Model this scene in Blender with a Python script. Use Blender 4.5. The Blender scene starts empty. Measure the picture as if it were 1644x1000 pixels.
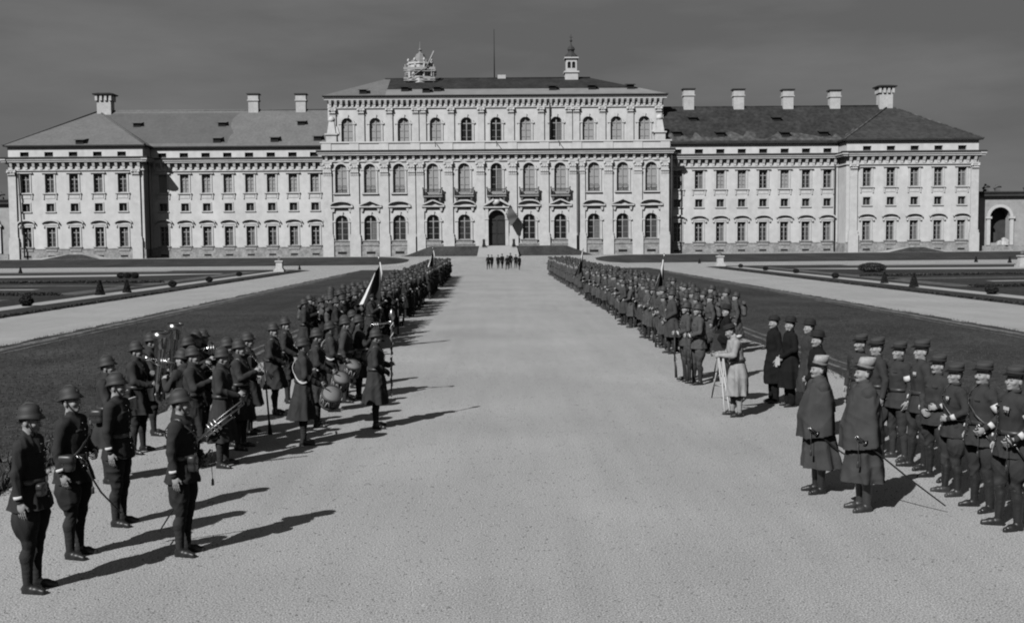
import bpy, math, random
import numpy as np
from mathutils import Vector, Matrix
random.seed(7)
rng = np.random.default_rng(7)
SC = bpy.context.scene
COL = SC.collection
PI = math.pi
R = math.radians

# ---------------------------------------------------------------- camera
F = 1700.0                      # focal length in photograph pixels (1644 wide)
H = 3.35                        # eye height above the parade road
_Y = Vector((798 - 822, 500 - 388, -F)).normalized()        # road direction seen from the camera
_sl = 0.0095                    # small roll of the camera
_X = Vector((1, _sl, ((798 - 822) + (500 - 388) * _sl) / F))
_X = (_X - _X.dot(_Y) * _Y).normalized()
_Z = _X.cross(_Y)
CAMM = Matrix((_X, _Y, _Z))     # camera coordinates -> world coordinates
EYE = Vector((0, 0, H))
cd = bpy.data.cameras.new('camera'); cam = bpy.data.objects.new('camera', cd); COL.objects.link(cam)
cd.sensor_width = 36; cd.lens = F / 1644 * 36; cd.clip_end = 9000; cd.clip_start = 0.1
cam.matrix_world = Matrix.Translation(EYE) @ CAMM.to_4x4()
SC.camera = cam

def ray(px, py):
    return CAMM @ Vector((px - 822, 500 - py, -F))
def at(px, py, z=0.0):          # where the line of sight meets height z
    d = ray(px, py); t = (z - H) / d.z
    return Vector((d.x * t, d.y * t, z))
def aty(px, py, y):             # where it meets the upright plane Y = y
    d = ray(px, py); t = y / d.y
    return Vector((d.x * t, y, H + d.z * t))

# ---------------------------------------------------------------- materials
MATS = {}
def mat(name, v, rough=0.85, var=0.25, scale=6.0, bump=0.0, bscale=None, spec=0.3, metal=0.0, detail=6.0, stretch=None, fine=None, streak=None):
    """neutral grey procedural surface: base value v, mottled by noise of relative strength var"""
    if name in MATS: return MATS[name]
    m = bpy.data.materials.new(name); m.use_nodes = True
    nt = m.node_tree; N = nt.nodes; L = nt.links
    b = N['Principled BSDF']
    b.inputs['Roughness'].default_value = rough
    b.inputs['Specular IOR Level'].default_value = spec
    b.inputs['Metallic'].default_value = metal
    tc = N.new('ShaderNodeTexCoord'); src = tc.outputs['Object']
    if stretch:
        mp = N.new('ShaderNodeMapping'); mp.inputs['Scale'].default_value = stretch
        L.new(src, mp.inputs['Vector']); src = mp.outputs['Vector']
    n = N.new('ShaderNodeTexNoise'); n.inputs['Scale'].default_value = scale; n.inputs['Detail'].default_value = detail
    n.inputs['Roughness'].default_value = 0.6
    L.new(src, n.inputs['Vector'])
    r = N.new('ShaderNodeMapRange'); r.inputs['From Min'].default_value = 0.25; r.inputs['From Max'].default_value = 0.75
    r.inputs['To Min'].default_value = v * (1 - var); r.inputs['To Max'].default_value = v * (1 + var)
    L.new(n.outputs['Fac'], r.inputs['Value']); out = r.outputs['Result']
    if fine:                                            # (scale, strength): second, finer mottling multiplied in
        n2 = N.new('ShaderNodeTexNoise'); n2.inputs['Scale'].default_value = fine[0]; n2.inputs['Detail'].default_value = 4
        L.new(src, n2.inputs['Vector'])
        r2 = N.new('ShaderNodeMapRange'); r2.inputs['From Min'].default_value = 0.3; r2.inputs['From Max'].default_value = 0.7
        r2.inputs['To Min'].default_value = 1 - fine[1]; r2.inputs['To Max'].default_value = 1 + fine[1]
        L.new(n2.outputs['Fac'], r2.inputs['Value'])
        mu = N.new('ShaderNodeMath'); mu.operation = 'MULTIPLY'
        L.new(out, mu.inputs[0]); L.new(r2.outputs['Result'], mu.inputs[1]); out = mu.outputs[0]
    for sv, sc_, st in (streak or ()):                 # long tonal streaks: tracks, rake marks, trodden patches
        mp2 = N.new('ShaderNodeMapping'); mp2.inputs['Scale'].default_value = sv; mp2.inputs['Rotation'].default_value = (0, 0, sc_ * .013); L.new(tc.outputs['Object'], mp2.inputs['Vector'])
        n3 = N.new('ShaderNodeTexNoise'); n3.inputs['Scale'].default_value = sc_; n3.inputs['Detail'].default_value = 5; L.new(mp2.outputs['Vector'], n3.inputs['Vector'])
        r3 = N.new('ShaderNodeMapRange'); r3.inputs['From Min'].default_value = .3; r3.inputs['From Max'].default_value = .7; r3.inputs['To Min'].default_value = 1 - st; r3.inputs['To Max'].default_value = 1 + st; L.new(n3.outputs['Fac'], r3.inputs['Value'])
        m3 = N.new('ShaderNodeMath'); m3.operation = 'MULTIPLY'; L.new(out, m3.inputs[0]); L.new(r3.outputs['Result'], m3.inputs[1]); out = m3.outputs[0]
    L.new(out, b.inputs['Base Color'])
    if bump:
        nb = N.new('ShaderNodeTexNoise'); nb.inputs['Scale'].default_value = bscale or scale * 3; nb.inputs['Detail'].default_value = 6
        L.new(src, nb.inputs['Vector'])
        bp = N.new('ShaderNodeBump'); bp.inputs['Strength'].default_value = 0.6; bp.inputs['Distance'].default_value = bump
        L.new(nb.outputs['Fac'], bp.inputs['Height']); L.new(bp.outputs['Normal'], b.inputs['Normal'])
    MATS[name] = m
    return m

# ---------------------------------------------------------------- objects
def link(name, me, parent=None, loc=(0, 0, 0), rz=0.0):
    o = bpy.data.objects.new(name, me); COL.objects.link(o)
    o.location = loc; o.rotation_euler = (0, 0, rz)
    if parent: o.parent = parent
    return o
def tag(o, label=None, cat=None, group=None, kind=None):
    if label: o['label'] = label
    if cat: o['category'] = cat
    if group: o['group'] = group
    if kind: o['kind'] = kind
    return o
def empty(name, loc, label, cat, group=None, rz=0.0):
    o = bpy.data.objects.new(name, None); COL.objects.link(o)
    o.location = loc; o.rotation_euler = (0, 0, rz); o.empty_display_size = 0.2
    return tag(o, label, cat, group)
def copy_tree(o, parent=None):
    c = o.copy(); COL.objects.link(c)
    if parent: c.parent = parent
    for ch in o.children: copy_tree(ch, c)
    return c

class MB:
    """collects simple solids into ONE mesh"""
    def __init__(s): s.v = []; s.f = []; s.m = []; s.sm = []
    def add(s, vs, fs, mi=0, smooth=False):
        n = len(s.v); s.v += [tuple(v) for v in vs]
        for f in fs: s.f.append([i + n for i in f]); s.m.append(mi); s.sm.append(smooth)
        return s
    def quad(s, a, b, c, d, mi=0): return s.add([a, b, c, d], [(0, 1, 2, 3)], mi)
    def poly(s, pts, mi=0): return s.add(pts, [tuple(range(len(pts)))], mi)
    def box(s, x0, x1, y0, y1, z0, z1, mi=0):
        v = [(x, y, z) for z in (z0, z1) for y in (y0, y1) for x in (x0, x1)]
        return s.add(v, [(0, 2, 3, 1), (4, 5, 7, 6), (0, 1, 5, 4), (1, 3, 7, 5), (3, 2, 6, 7), (2, 0, 4, 6)], mi)
    def taper(s, cx, cy, z0, z1, a0, b0, a1, b1, mi=0):
        v = [(cx - a0, cy - b0, z0), (cx + a0, cy - b0, z0), (cx + a0, cy + b0, z0), (cx - a0, cy + b0, z0),
             (cx - a1, cy - b1, z1), (cx + a1, cy - b1, z1), (cx + a1, cy + b1, z1), (cx - a1, cy + b1, z1)]
        return s.add(v, [(3, 2, 1, 0), (4, 5, 6, 7), (0, 1, 5, 4), (1, 2, 6, 5), (2, 3, 7, 6), (3, 0, 4, 7)], mi)
    def prism(s, pts, y0, y1, mi=0):                    # outline in (x, z), anticlockwise seen from -Y, pushed from y0 to y1
        n = len(pts)
        v = [(x, y0, z) for x, z in pts] + [(x, y1, z) for x, z in pts]
        return s.add(v, [tuple(range(n)), tuple(range(2 * n - 1, n - 1, -1))] + [(i, i + n, (i + 1) % n + n, (i + 1) % n) for i in range(n)], mi)
    def rings(s, rs, mi=0, cap=True, smooth=True):      # list of equally long closed rings
        n = len(rs[0]); v = [p for r in rs for p in r]; f = []
        for k in range(len(rs) - 1):
            for i in range(n):
                j = (i + 1) % n
                f.append((k * n + i, k * n + j, k * n + n + j, k * n + n + i))
        s.add(v, f, mi, smooth)
        if cap:
            b = len(s.v) - len(v)
            s.f.append([b + i for i in range(n - 1, -1, -1)]); s.m.append(mi); s.sm.append(False)
            t = len(s.v) - n
            s.f.append([t + i for i in range(n)]); s.m.append(mi); s.sm.append(False)
        return s
    def lathe(s, prof, n=16, c=(0, 0, 0), sx=1, sy=1, mi=0, axis=None, smooth=True, cap=True):
        rs = []
        M = Vector((0, 0, 1)).rotation_difference(Vector(axis)).to_matrix() if axis is not None else None
        for r, z in prof:
            ring = []
            for i in range(n):
                a = 2 * PI * i / n; p = Vector((max(r, 1e-4) * math.cos(a) * sx, max(r, 1e-4) * math.sin(a) * sy, z))
                if M: p = M @ p
                ring.append((p.x + c[0], p.y + c[1], p.z + c[2]))
            rs.append(ring)
        return s.rings(rs, mi, cap, smooth)
    def tube(s, pts, rad, n=8, mi=0):
        pts = [Vector(p) for p in pts]; rs = []
        if not isinstance(rad, (list, tuple)): rad = [rad] * len(pts)
        up = None
        for i, p in enumerate(pts):
            d = (pts[min(i + 1, len(pts) - 1)] - pts[max(i - 1, 0)]).normalized()
            if up is None:
                up = Vector((0, 0, 1)) if abs(d.z) < 0.9 else Vector((1, 0, 0))
            a = d.cross(up).normalized(); b = a.cross(d).normalized(); up = b
            rs.append([tuple(p + a * (rad[i] * math.cos(2 * PI * k / n)) + b * (rad[i] * math.sin(2 * PI * k / n))) for k in range(n)])
        return s.rings(rs, mi)
    def mesh(s, name, mats):
        me = bpy.data.meshes.new(name); me.from_pydata(s.v, [], s.f)
        for m in (mats if isinstance(mats, (list, tuple)) else [mats]): me.materials.append(m)
        me.polygons.foreach_set('material_index', s.m); me.polygons.foreach_set('use_smooth', s.sm)
        me.update(); return me
    def build(s, name, mats, parent=None, loc=(0, 0, 0), rz=0.0):
        return link(name, s.mesh(name, mats), parent, loc, rz)

# ---------------------------------------------------------------- smooth solids for figures (distance field -> surface nets)
class Field:
    def __init__(s, vox): s.h = vox; s.p = []
    def cap(s, a, ra, b, rb, k=0.02, sub=False):
        a = np.array(a, float); b = np.array(b, float); r = max(ra, rb)
        s.p.append(('c', a, ra, b, rb, k, np.minimum(a, b) - r, np.maximum(a, b) + r, sub)); return s
    def ell(s, c, r, M=None, k=0.02, sub=False):
        c = np.array(c, float); r = np.array(r, float) if not np.isscalar(r) else np.full(3, float(r))
        e = r.max() if M is not None else r
        s.p.append(('e', c, r, M, None, k, c - e, c + e, sub)); return s
    def loft(s, lv, folds=(0, 0, 0, 0), k=0.02, shear=(0, 0)):     # lv rows z, cx, cy, rx, ry (z rising); folds n, amp at bottom, amp at top, phase; shear: hem height change per metre of x, y
        lv = np.array(lv, float); m = 1 + max(folds[1], folds[2])
        lo = np.array([(lv[:, 1] - lv[:, 3] * m).min(), (lv[:, 2] - lv[:, 4] * m).min(), lv[0, 0] - 0.12])
        hi = np.array([(lv[:, 1] + lv[:, 3] * m).max(), (lv[:, 2] + lv[:, 4] * m).max(), lv[-1, 0]])
        s.p.append(('l', lv, folds, shear, None, k, lo, hi, False)); return s
    def data(s, wrinkle=0.0, seed=0, floor=None, wl=0.09):
        h = s.h
        lo = np.min([p[6] for p in s.p if not p[8]], axis=0) - 3 * h; hi = np.max([p[7] for p in s.p if not p[8]], axis=0) + 3 * h
        n = np.ceil((hi - lo) / h).astype(int) + 1
        f = np.full(n, 1.0, np.float32)
        ax = [lo[i] + h * np.arange(n[i]) for i in range(3)]
        for p in s.p:
            k = p[5]; mg = k + 3 * h
            i0 = np.maximum(np.floor((p[6] - mg - lo) / h).astype(int), 0); i1 = np.minimum(np.ceil((p[7] + mg - lo) / h).astype(int) + 1, n)
            if (i1 <= i0).any(): continue
            x = ax[0][i0[0]:i1[0], None, None]; y = ax[1][None, i0[1]:i1[1], None]; z = ax[2][None, None, i0[2]:i1[2]]
            if p[0] == 'c':
                a, ra, b, rb = p[1:5]; d = b - a; L2 = max(d @ d, 1e-12)
                t = np.clip(((x - a[0]) * d[0] + (y - a[1]) * d[1] + (z - a[2]) * d[2]) / L2, 0, 1)
                D = np.sqrt((x - a[0] - t * d[0]) ** 2 + (y - a[1] - t * d[1]) ** 2 + (z - a[2] - t * d[2]) ** 2) - (ra + (rb - ra) * t)
            elif p[0] == 'e':
                c, r, M = p[1:4]; qx, qy, qz = x - c[0], y - c[1], z - c[2]
                if M is not None:
                    qx, qy, qz = (M[0][0] * qx + M[1][0] * qy + M[2][0] * qz, M[0][1] * qx + M[1][1] * qy + M[2][1] * qz, M[0][2] * qx + M[1][2] * qy + M[2][2] * qz)
                k0 = np.sqrt((qx / r[0]) ** 2 + (qy / r[1]) ** 2 + (qz / r[2]) ** 2)
                k1 = np.sqrt((qx / r[0] ** 2) ** 2 + (qy / r[1] ** 2) ** 2 + (qz / r[2] ** 2) ** 2) + 1e-9
                D = np.where(k0 < 1e-3, -r.min(), k0 * (k0 - 1) / k1)
            else:
                lv, fo, sh = p[1:4]
                zz = z + sh[0] * x + sh[1] * y
                cx, cy, rx, ry = [np.interp(zz, lv[:, 0], lv[:, i]) for i in (1, 2, 3, 4)]
                if fo[0]:
                    th = np.arctan2((y - cy) / ry, (x - cx) / rx)
                    am = np.interp(zz, [lv[0, 0], lv[-1, 0]], [fo[1], fo[2]])
                    g = 1 + am * (0.6 * np.sin(fo[0] * th + fo[3]) + 0.4 * np.sin((fo[0] + 3) * th + 2.3 * fo[3] + 4 * zz))
                else: g = 1.0
                q = np.sqrt(((x - cx) / (rx * g)) ** 2 + ((y - cy) / (ry * g)) ** 2)
                D = np.maximum((q - 1) * np.minimum(rx, ry), np.maximum(lv[0, 0] - zz, zz - lv[-1, 0]))
            sl = f[i0[0]:i1[0], i0[1]:i1[1], i0[2]:i1[2]]
            if p[8]:
                D = -D; e = np.maximum(k - np.abs(sl - D), 0) / k
                sl[...] = np.maximum(sl, D) + e * e * k / 4
            else:
                e = np.maximum(k - np.abs(sl - D), 0) / k
                sl[...] = np.minimum(sl, D) - e * e * k / 4
        v, q = nets(f, lo, h)
        if wrinkle:
            nr = vnormals(v, q); g = np.random.default_rng(seed); d = np.zeros(len(v))
            for i in range(6):                          # creased, wandering folds at several sizes
                k1 = g.normal(size=3); k1 = k1 / np.linalg.norm(k1) * np.array([1, 1, .6]) * (2 * PI / wl) * (.55 + .3 * i)
                k2 = g.normal(size=3) * 9
                ph = v @ k1 + g.uniform(0, 6.28) + 2.2 * np.sin(v @ k2 + i)
                mask = .5 + .5 * np.sin(v @ (g.normal(size=3) * 7) + g.uniform(0, 6.28))
                d += (1 - 2 * np.abs(np.sin(ph * .5)) ** .8) * mask / (1 + .35 * i)
            v = v + nr * (wrinkle * d)[:, None]
        if floor is not None: v[:, 2] = np.maximum(v[:, 2], floor)
        return v, q

def nets(f, lo, h):
    s = f < 0
    C = [(i, j, k) for i in (0, 1) for j in (0, 1) for k in (0, 1)]
    n = np.array(f.shape) - 1
    sub = lambda a, c: a[c[0]:c[0] + n[0], c[1]:c[1] + n[1], c[2]:c[2] + n[2]]
    cnt = np.zeros(n, np.int8)
    for c in C: cnt += sub(s, c)
    mask = (cnt > 0) & (cnt < 8)
    I = np.argwhere(mask); idx = np.full(n, -1, np.int64); idx[mask] = np.arange(len(I))
    P = np.zeros((len(I), 3)); W = np.zeros(len(I))
    val = {c: f[I[:, 0] + c[0], I[:, 1] + c[1], I[:, 2] + c[2]] for c in C}
    for a in C:
        for d in range(3):
            if a[d]: continue
            b = list(a); b[d] = 1; b = tuple(b)
            fa, fb = val[a], val[b]; m = (fa < 0) != (fb < 0)
            t = fa[m] / (fa[m] - fb[m])
            p = np.tile(np.array(a, float), (m.sum(), 1)); p[:, d] += t
            P[m] += p; W[m] += 1
    V = lo + h * (I + P / W[:, None])
    Q = []
    for d in range(3):
        e, g = (d + 1) % 3, (d + 2) % 3
        s0 = [slice(None)] * 3; s1 = [slice(None)] * 3
        s0[d] = slice(0, -1); s1[d] = slice(1, None)
        A = s[tuple(s0)]; B = s[tuple(s1)]; ch = A != B
        ch = ch.copy()
        for ax in (e, g):
            t = [slice(None)] * 3; t[ax] = 0; ch[tuple(t)] = False
            t[ax] = -1; ch[tuple(t)] = False
        E = np.argwhere(ch)
        if not len(E): continue
        o = np.zeros((4, 3), int); o[0, e] = o[0, g] = -1; o[1, g] = -1; o[3, e] = -1
        q = np.stack([idx[tuple((E + o[i]).T)] for i in range(4)], 1)
        ins = A[tuple(E.T)]
        q[~ins] = q[~ins][:, ::-1]
        Q.append(q)
    return V, np.concatenate(Q)

def vnormals(v, q):
    c = np.cross(v[q[:, 2]] - v[q[:, 0]], v[q[:, 3]] - v[q[:, 1]])
    n = np.zeros_like(v)
    for i in range(4): np.add.at(n, q[:, i], c)
    return n / (np.linalg.norm(n, axis=1)[:, None] + 1e-12)

def qmesh(name, v, q, mats, mi=None):
    me = bpy.data.meshes.new(name)
    me.vertices.add(len(v)); me.vertices.foreach_set('co', np.ascontiguousarray(v, np.float32).ravel())
    k = q.shape[1]
    me.loops.add(len(q) * k); me.loops.foreach_set('vertex_index', np.ascontiguousarray(q, np.int32).ravel())
    me.polygons.add(len(q)); me.polygons.foreach_set('loop_start', np.arange(len(q), dtype=np.int32) * k)
    me.update(calc_edges=True)
    for m in (mats if isinstance(mats, (list, tuple)) else [mats]): me.materials.append(m)
    me.polygons.foreach_set('use_smooth', np.ones(len(q), bool))
    if mi is not None: me.polygons.foreach_set('material_index', np.ascontiguousarray(mi, np.int32))
    me.validate(); me.update()
    return me
# ================================================================ setting: ground, lawns, paths
GRAVEL = mat('pale_gravel', 0.38, 0.95, 0.09, 0.22, 0.005, 60, 0.15, detail=15, fine=(58, 0.68), streak=(((1, .05, 1), .9, .045), ((1, .10, 1), 3.1, .045), ((.35, .5, 1), .45, .06)))
FINEGR = mat('raked_gravel', 0.39, 0.95, 0.08, 0.25, 0.015, 20, 0.15, detail=8, fine=(9, 0.16))
GRASS = mat('rough_lawn', 0.055, 0.95, 0.35, 0.22, 0.10, 9, 0.1, detail=12, fine=(5, 0.4), streak=(((1, .14, 1), .9, .14), ((.5, .8, 1), .5, .14)))
GRASSD = mat('parterre_turf', 0.048, 0.95, 0.4, 0.16, 0.1, 8, 0.1, detail=12, fine=(4, 0.45))
BLADE = mat('grass_blade', 0.07, 0.8, 0.4, 3.0)
EARTH = mat('dug_earth', 0.12, 0.95, 0.4, 0.5, 0.08, 6, 0.1, fine=(4, 0.4))

def tz(y):                                              # the ground rises gently to the palace terrace
    return float(np.interp(y, [-1e4, 157, 176, 1e5], [0, 0, 1.0, 1.0]))

b = MB(); ys = [-40, 40, 120, 157, 163, 170, 176, 300, 900, 4000]
for y0, y1 in zip(ys, ys[1:]): b.quad((-2500, y0, tz(y0)), (2500, y0, tz(y0)), (2500, y1, tz(y1)), (-2500, y1, tz(y1)))
tag(b.build('ground', GRAVEL), kind='structure')

def sheet(name, pts, m, lift, rag=0.0, kind='structure', step=0.8):
    """a flat sheet with a slightly ragged outline, following the ground"""
    out = []
    for (x0, y0), (x1, y1) in zip(pts, pts[1:] + pts[:1]):
        n = max(1, int(math.hypot(x1 - x0, y1 - y0) / step)) if rag else max(1, int(abs(y1 - y0) / 6))
        for i in range(n):
            t = i / n; out.append((x0 + (x1 - x0) * t + random.uniform(-rag, rag), y0 + (y1 - y0) * t + random.uniform(-rag, rag)))
    b = MB(); b.poly([(x, y, tz(y) + lift) for x, y in out])
    o = b.build(name, m); return tag(o, kind=kind)

LX0, LX1 = -16.6, -6.8          # left lawn between the gravel road and its path
RX0, RX1 = 8.4, 18.6
sheet('lawn', [(LX0, -6), (LX1, -6), (LX1, 118), (LX1 - 0.8, 122), (LX1 - 3, 127), (LX1 - 6, 129.5), (LX0, 130)], GRASS, 0.012, 0.15)
sheet('lawn', [(RX0, -6), (RX1, -6), (RX1, 130), (RX0 + 5, 129.5), (RX0 + 2.5, 127), (RX0 + 0.6, 122), (RX0, 118)], GRASS, 0.012, 0.15)
WORN = mat('worn_turf', .15, .95, .5, 1.2, .05, 8, .1, detail=12, fine=(5, .4))
for e, d in ((LX1, -1), (RX0, 1), (LX0, 1), (RX1, -1)):
    for o, w_ in (((.42, .16), (.85, .13)) if e in (LX1, RX0) else ((.38, .42), (1.1, .12))): sheet('grass_verge', sorted([(e + d * o, -4), (e + d * (o + w_), -4)]) + sorted([(e + d * o, 112), (e + d * (o + w_), 112)], reverse=True), WORN, .020, .05)
def parterre(s, xa, xb, xc, xd):
    S = lambda x: s * x
    def sh(name, p, m, l, rag=0.05): sheet(name, [(S(x), y) for x, y in (p if s > 0 else p[::-1])], m, l, rag)
    sh('lawn', [(xa, -6), (130, -6), (130, 136), (xa + 9, 136), (xa + 3, 135), (xa, 131)], GRASSD, 0.010)
    sh('path', [(xb, 8), (xc, 8), (xc, 131), (xb, 131)], FINEGR, 0.018, 0.0)
    sh('path', [(xc + 4, 118.6), (xc + 12, 113.5), (xc + 24, 111), (xc + 36, 113.5), (xc + 46, 119), (xc + 46, 121), (xc + 25, 118.5), (xc + 4, 120.6)], FINEGR, 0.018, 0.03)
    sh('path', [(xc + 14, 131.6), (130, 130.6), (130, 135.4), (xc + 14, 134.7)], FINEGR, 0.018, 0.0)
    sh('path', [(xc + 12, 142), (xc + 17.5, 142), (xc + 19, 147.5), (xc + 10.5, 147.5)], FINEGR, 0.018, 0.0)
    sh('flower_bed', [(xc + 2, 86), (xc + 26, 88.5), (xc + 26, 91), (xc + 2, 88)], EARTH, 0.014)
    sh('flower_bed', [(xc + 3.2, 64), (xc + 34, 66), (xc + 34, 68.4), (xc + 3.2, 66)], EARTH, 0.014)
    sh('flower_bed', [(xc + 1.5, 72), (xc + 3.4, 72), (xc + 3.4, 128), (xc + 1.5, 128)], EARTH, 0.014)
    sh('flower_bed', [(xc + 6, 97), (xc + 60, 101.5), (xc + 60, 104), (xc + 6, 99.3)], EARTH, 0.014)
    sh('flower_bed', [(xc + 8, 80), (xc + 50, 84), (xc + 50, 85.4), (xc + 8, 81.4)], FINEGR, 0.018)
    sh('flower_bed', [(xc + 5, 58), (xc + 30, 60), (xc + 30, 60.8), (xc + 5, 58.8)], FINEGR, 0.018)
    sh('flower_bed', [(xc + 10, 126), (xc + 70, 126), (xc + 70, 127.5), (xc + 10, 127.5)], EARTH, 0.018)
    sh('flower_bed', [(xc + 3, 50), (xc + 25, 51), (xc + 25, 52.6), (xc + 3, 51.4)], EARTH, 0.014)
parterre(-1, 23.0, 25.6, 27.0, 0); parterre(1, 25.8, 28.4, 29.8, 0)

def bank(s):                                            # turf slope below the palace terrace, rounded towards the road
    xi = 13.6 if s < 0 else 15.2
    pts = [(xi + 4, 157.5), (130, 157.5), (130, 175.6), (xi + 6, 175.6), (xi + 2.4, 173), (xi + 0.4, 169), (xi + 0.2, 163.5), (xi + 1.4, 160)]
    grid = MB(); ysl = np.linspace(157.5, 175.6, 9)
    def xin(y):
        k = np.array([[157.5, 4], [160, 1.4], [163.5, 0.2], [169, 0.4], [173, 2.4], [175.6, 6]]); return xi + np.interp(y, k[:, 0], k[:, 1])
    for y0, y1 in zip(ysl, ysl[1:]):
        q = [(s * xin(y0), y0, tz(y0) + .02), (s * 130, y0, tz(y0) + .02), (s * 130, y1, tz(y1) + .02), (s * xin(y1), y1, tz(y1) + .02)]
        grid.poly(q if s > 0 else q[::-1])
    tag(grid.build('lawn', GRASS), kind='structure')
bank(-1); bank(1)

# carriage ramp up to the portal: turf front, gravel top
b = MB(); ZR = 2.62
top = [(-15.6, 1.0), (-11.2, ZR), (11.6, ZR), (16.0, 1.0)]
for (x0, z0), (x1, z1) in zip(top, top[1:]): b.quad((x0, 177.8, z0 + .02), (x1, 177.8, z1 + .02), (x1, 182.1, z1 + .02), (x0, 182.1, z0 + .02), 0)
for xa, xb_ in ((-16.0, -3.0), (3.3, 16.4)):
    xs = [xa] + [x for x, _ in top if xa < x < xb_] + [xb_]
    zz = lambda x: float(np.interp(x, [p[0] for p in top], [p[1] for p in top])) + .02
    for x0, x1 in zip(xs, xs[1:]): b.quad((x0, 175.9, 1.0), (x1, 175.9, 1.0), (x1, 177.8, zz(x1)), (x0, 177.8, zz(x0)), 1)
b.quad((-3.3, 172, 0.82), (3.6, 172, 0.82), (3.3, 177.8, ZR + .02), (-3.0, 177.8, ZR + .02), 0)
b.poly([(-3.3, 172, 0.82), (-3.0, 177.8, ZR + .02), (-3.0, 176, 1.0)], 1); b.poly([(3.6, 172, 0.82), (3.3, 176, 1.0), (3.3, 177.8, ZR + .02)], 1)
tag(b.build('ramp', [FINEGR, GRASS]), kind='structure')
for s in (-1, 1):                                       # small ramps to the pavilion garden doors
    b = MB(); cx = s * 70.6; y0, y1 = 177.0, 180.9
    b.poly([(cx - 5, y0, 1.0), (cx + 4.6, y0, 1.0), (cx + 1.3, y0 + .9, 1.8), (cx - 1.0, y0 + .9, 1.8)], 1)
    b.poly([(cx - 1.0, y0 + .9, 1.8), (cx + 1.3, y0 + .9, 1.8), (cx + 1.3, y1, 1.8), (cx - 1.0, y1, 1.8)], 0)
    b.poly([(cx - 7, y0 + .1, 1.02), (cx - 5, y0, 1.02), (cx - 1.0, y0 + .9, 1.81), (cx - 1.6, y1, 1.81)], 0)
    b.poly([(cx + 4.6, y0, 1.02), (cx + 6.6, y0 + .1, 1.02), (cx + 1.9, y1, 1.81), (cx + 1.3, y0 + .9, 1.81)], 0)
    tag(b.build('ramp', [FINEGR, GRASS]), kind='structure')

# grass blades: ragged lawn edges and tufts in the near lawns
def blades(n, gen, hmin, hmax):
    P = np.array([gen() for _ in range(n)]); a = rng.uniform(0, 6.28, n); h = rng.uniform(hmin, hmax, n); w = h * 0.22
    dx, dy = np.cos(a) * w, np.sin(a) * w; lx, ly = rng.normal(0, .35, n) * h, rng.normal(0, .35, n) * h
    z = np.array([tz(y) for y in P[:, 1]]) + 0.01
    v = np.stack([np.stack([P[:, 0] - dx, P[:, 1] - dy, z], 1), np.stack([P[:, 0] + dx, P[:, 1] + dy, z], 1), np.stack([P[:, 0] + lx, P[:, 1] + ly, z + h], 1)], 1).reshape(-1, 3)
    q = np.arange(3 * n).reshape(n, 3)
    me = qmesh('grass', v, q, BLADE); me.polygons.foreach_set('use_smooth', np.zeros(n, bool))
    return tag(link('grass', me), kind='stuff')
def gen_edge():
    e = random.choice((LX1, LX1, RX0, RX0, LX0, RX1, -23.0, 25.8)); y = 8 + 92 * random.random() ** 1.6
    return (e + random.gauss(0, .10) + .08 * math.sin(y * 1.7) * random.random(), y)
def gen_lawn():
    y = 12 + 40 * random.random() ** 1.5
    return (random.uniform(LX0, LX1) if random.random() < .55 else random.uniform(RX0, RX1), y)
def pebbles(n):
    P = np.array([(random.uniform(-6.6, 8.2), 6.5 + 26 * random.random() ** 1.8) for _ in range(n)]); r = rng.uniform(.005, .014, n); a = rng.uniform(0, 6.28, n)
    o = np.array([(1, 0, 0), (0, 1, 0), (-1, 0, 0), (0, -1, 0), (0, 0, .7), (0, 0, -.5)]); f = [(0, 1, 4), (1, 2, 4), (2, 3, 4), (3, 0, 4)]
    c, s_ = np.cos(a), np.sin(a); v = np.stack([np.stack([P[:, 0] + r * (o[k, 0] * c - o[k, 1] * s_) * 1.3, P[:, 1] + r * (o[k, 0] * s_ + o[k, 1] * c), r * o[k, 2] * 1.0 + .002], 1) for k in range(6)], 1).reshape(-1, 3)
    q = (np.arange(n)[:, None, None] * 6 + np.array(f)[None]).reshape(-1, 3); me = qmesh('gravel', v, q, [mat('loose_pebble', .34, .95, .5, 3), mat('dark_pebble', .19, .95, .5, 3)], np.repeat(rng.choice([0, 0, 1], n), 4)); me.polygons.foreach_set('use_smooth', np.zeros(4 * n, bool))
    tag(link('gravel', me), kind='stuff')
pebbles(26000)
blades(5000, lambda: (LX1 - abs(random.gauss(0, .35)), 8.5 + 12 * random.random()), .05, .15); blades(16000, gen_edge, .02, .07); blades(60000, gen_lawn, .02, .055)

# ================================================================ palace
PY = 182.2                                              # garden front of the middle block
PLAST = mat('pale_plaster', 0.645, 0.9, 0.11, 0.22, 0.01, 12, 0.2, detail=12, fine=(1.1, 0.07), streak=(((1, 1, .07), 1.3, .05), ((.3, .3, .3), .5, .05)))
TRIM = mat('stucco_trim', 0.61, 0.9, 0.15, 1.2, 0.01, 10, 0.2, detail=8)
STONE = mat('weathered_plinth', 0.34, 0.95, 0.42, 1.1, 0.04, 6, 0.2, detail=8, fine=(3.5, 0.22))
LEDGE = mat('lead_and_ledge_shade', 0.05, 0.8, 0.3, 0.8)  # lead; on cornice tops its dark colour stands for the shadowed gap
GLASS = mat('window_glass', 0.018, 0.12, 0.5, 0.6, spec=0.5)
GLASS2 = mat('dusty_window_glass', 0.045, 0.25, 0.6, 0.9, spec=0.5); HALFC = mat('half_curtain', .16, .9, .3, 1.2, stretch=(8, 1, 1)); DIMC = mat('dim_curtain', .075, .9, .4, 1.2, stretch=(6, 1, 1))
DARKW = mat('dark_opening', 0.02, 0.9, 0.4, 1.0)
SASH = mat('painted_sash', 0.36, 0.7, 0.2, 2.0)
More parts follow.
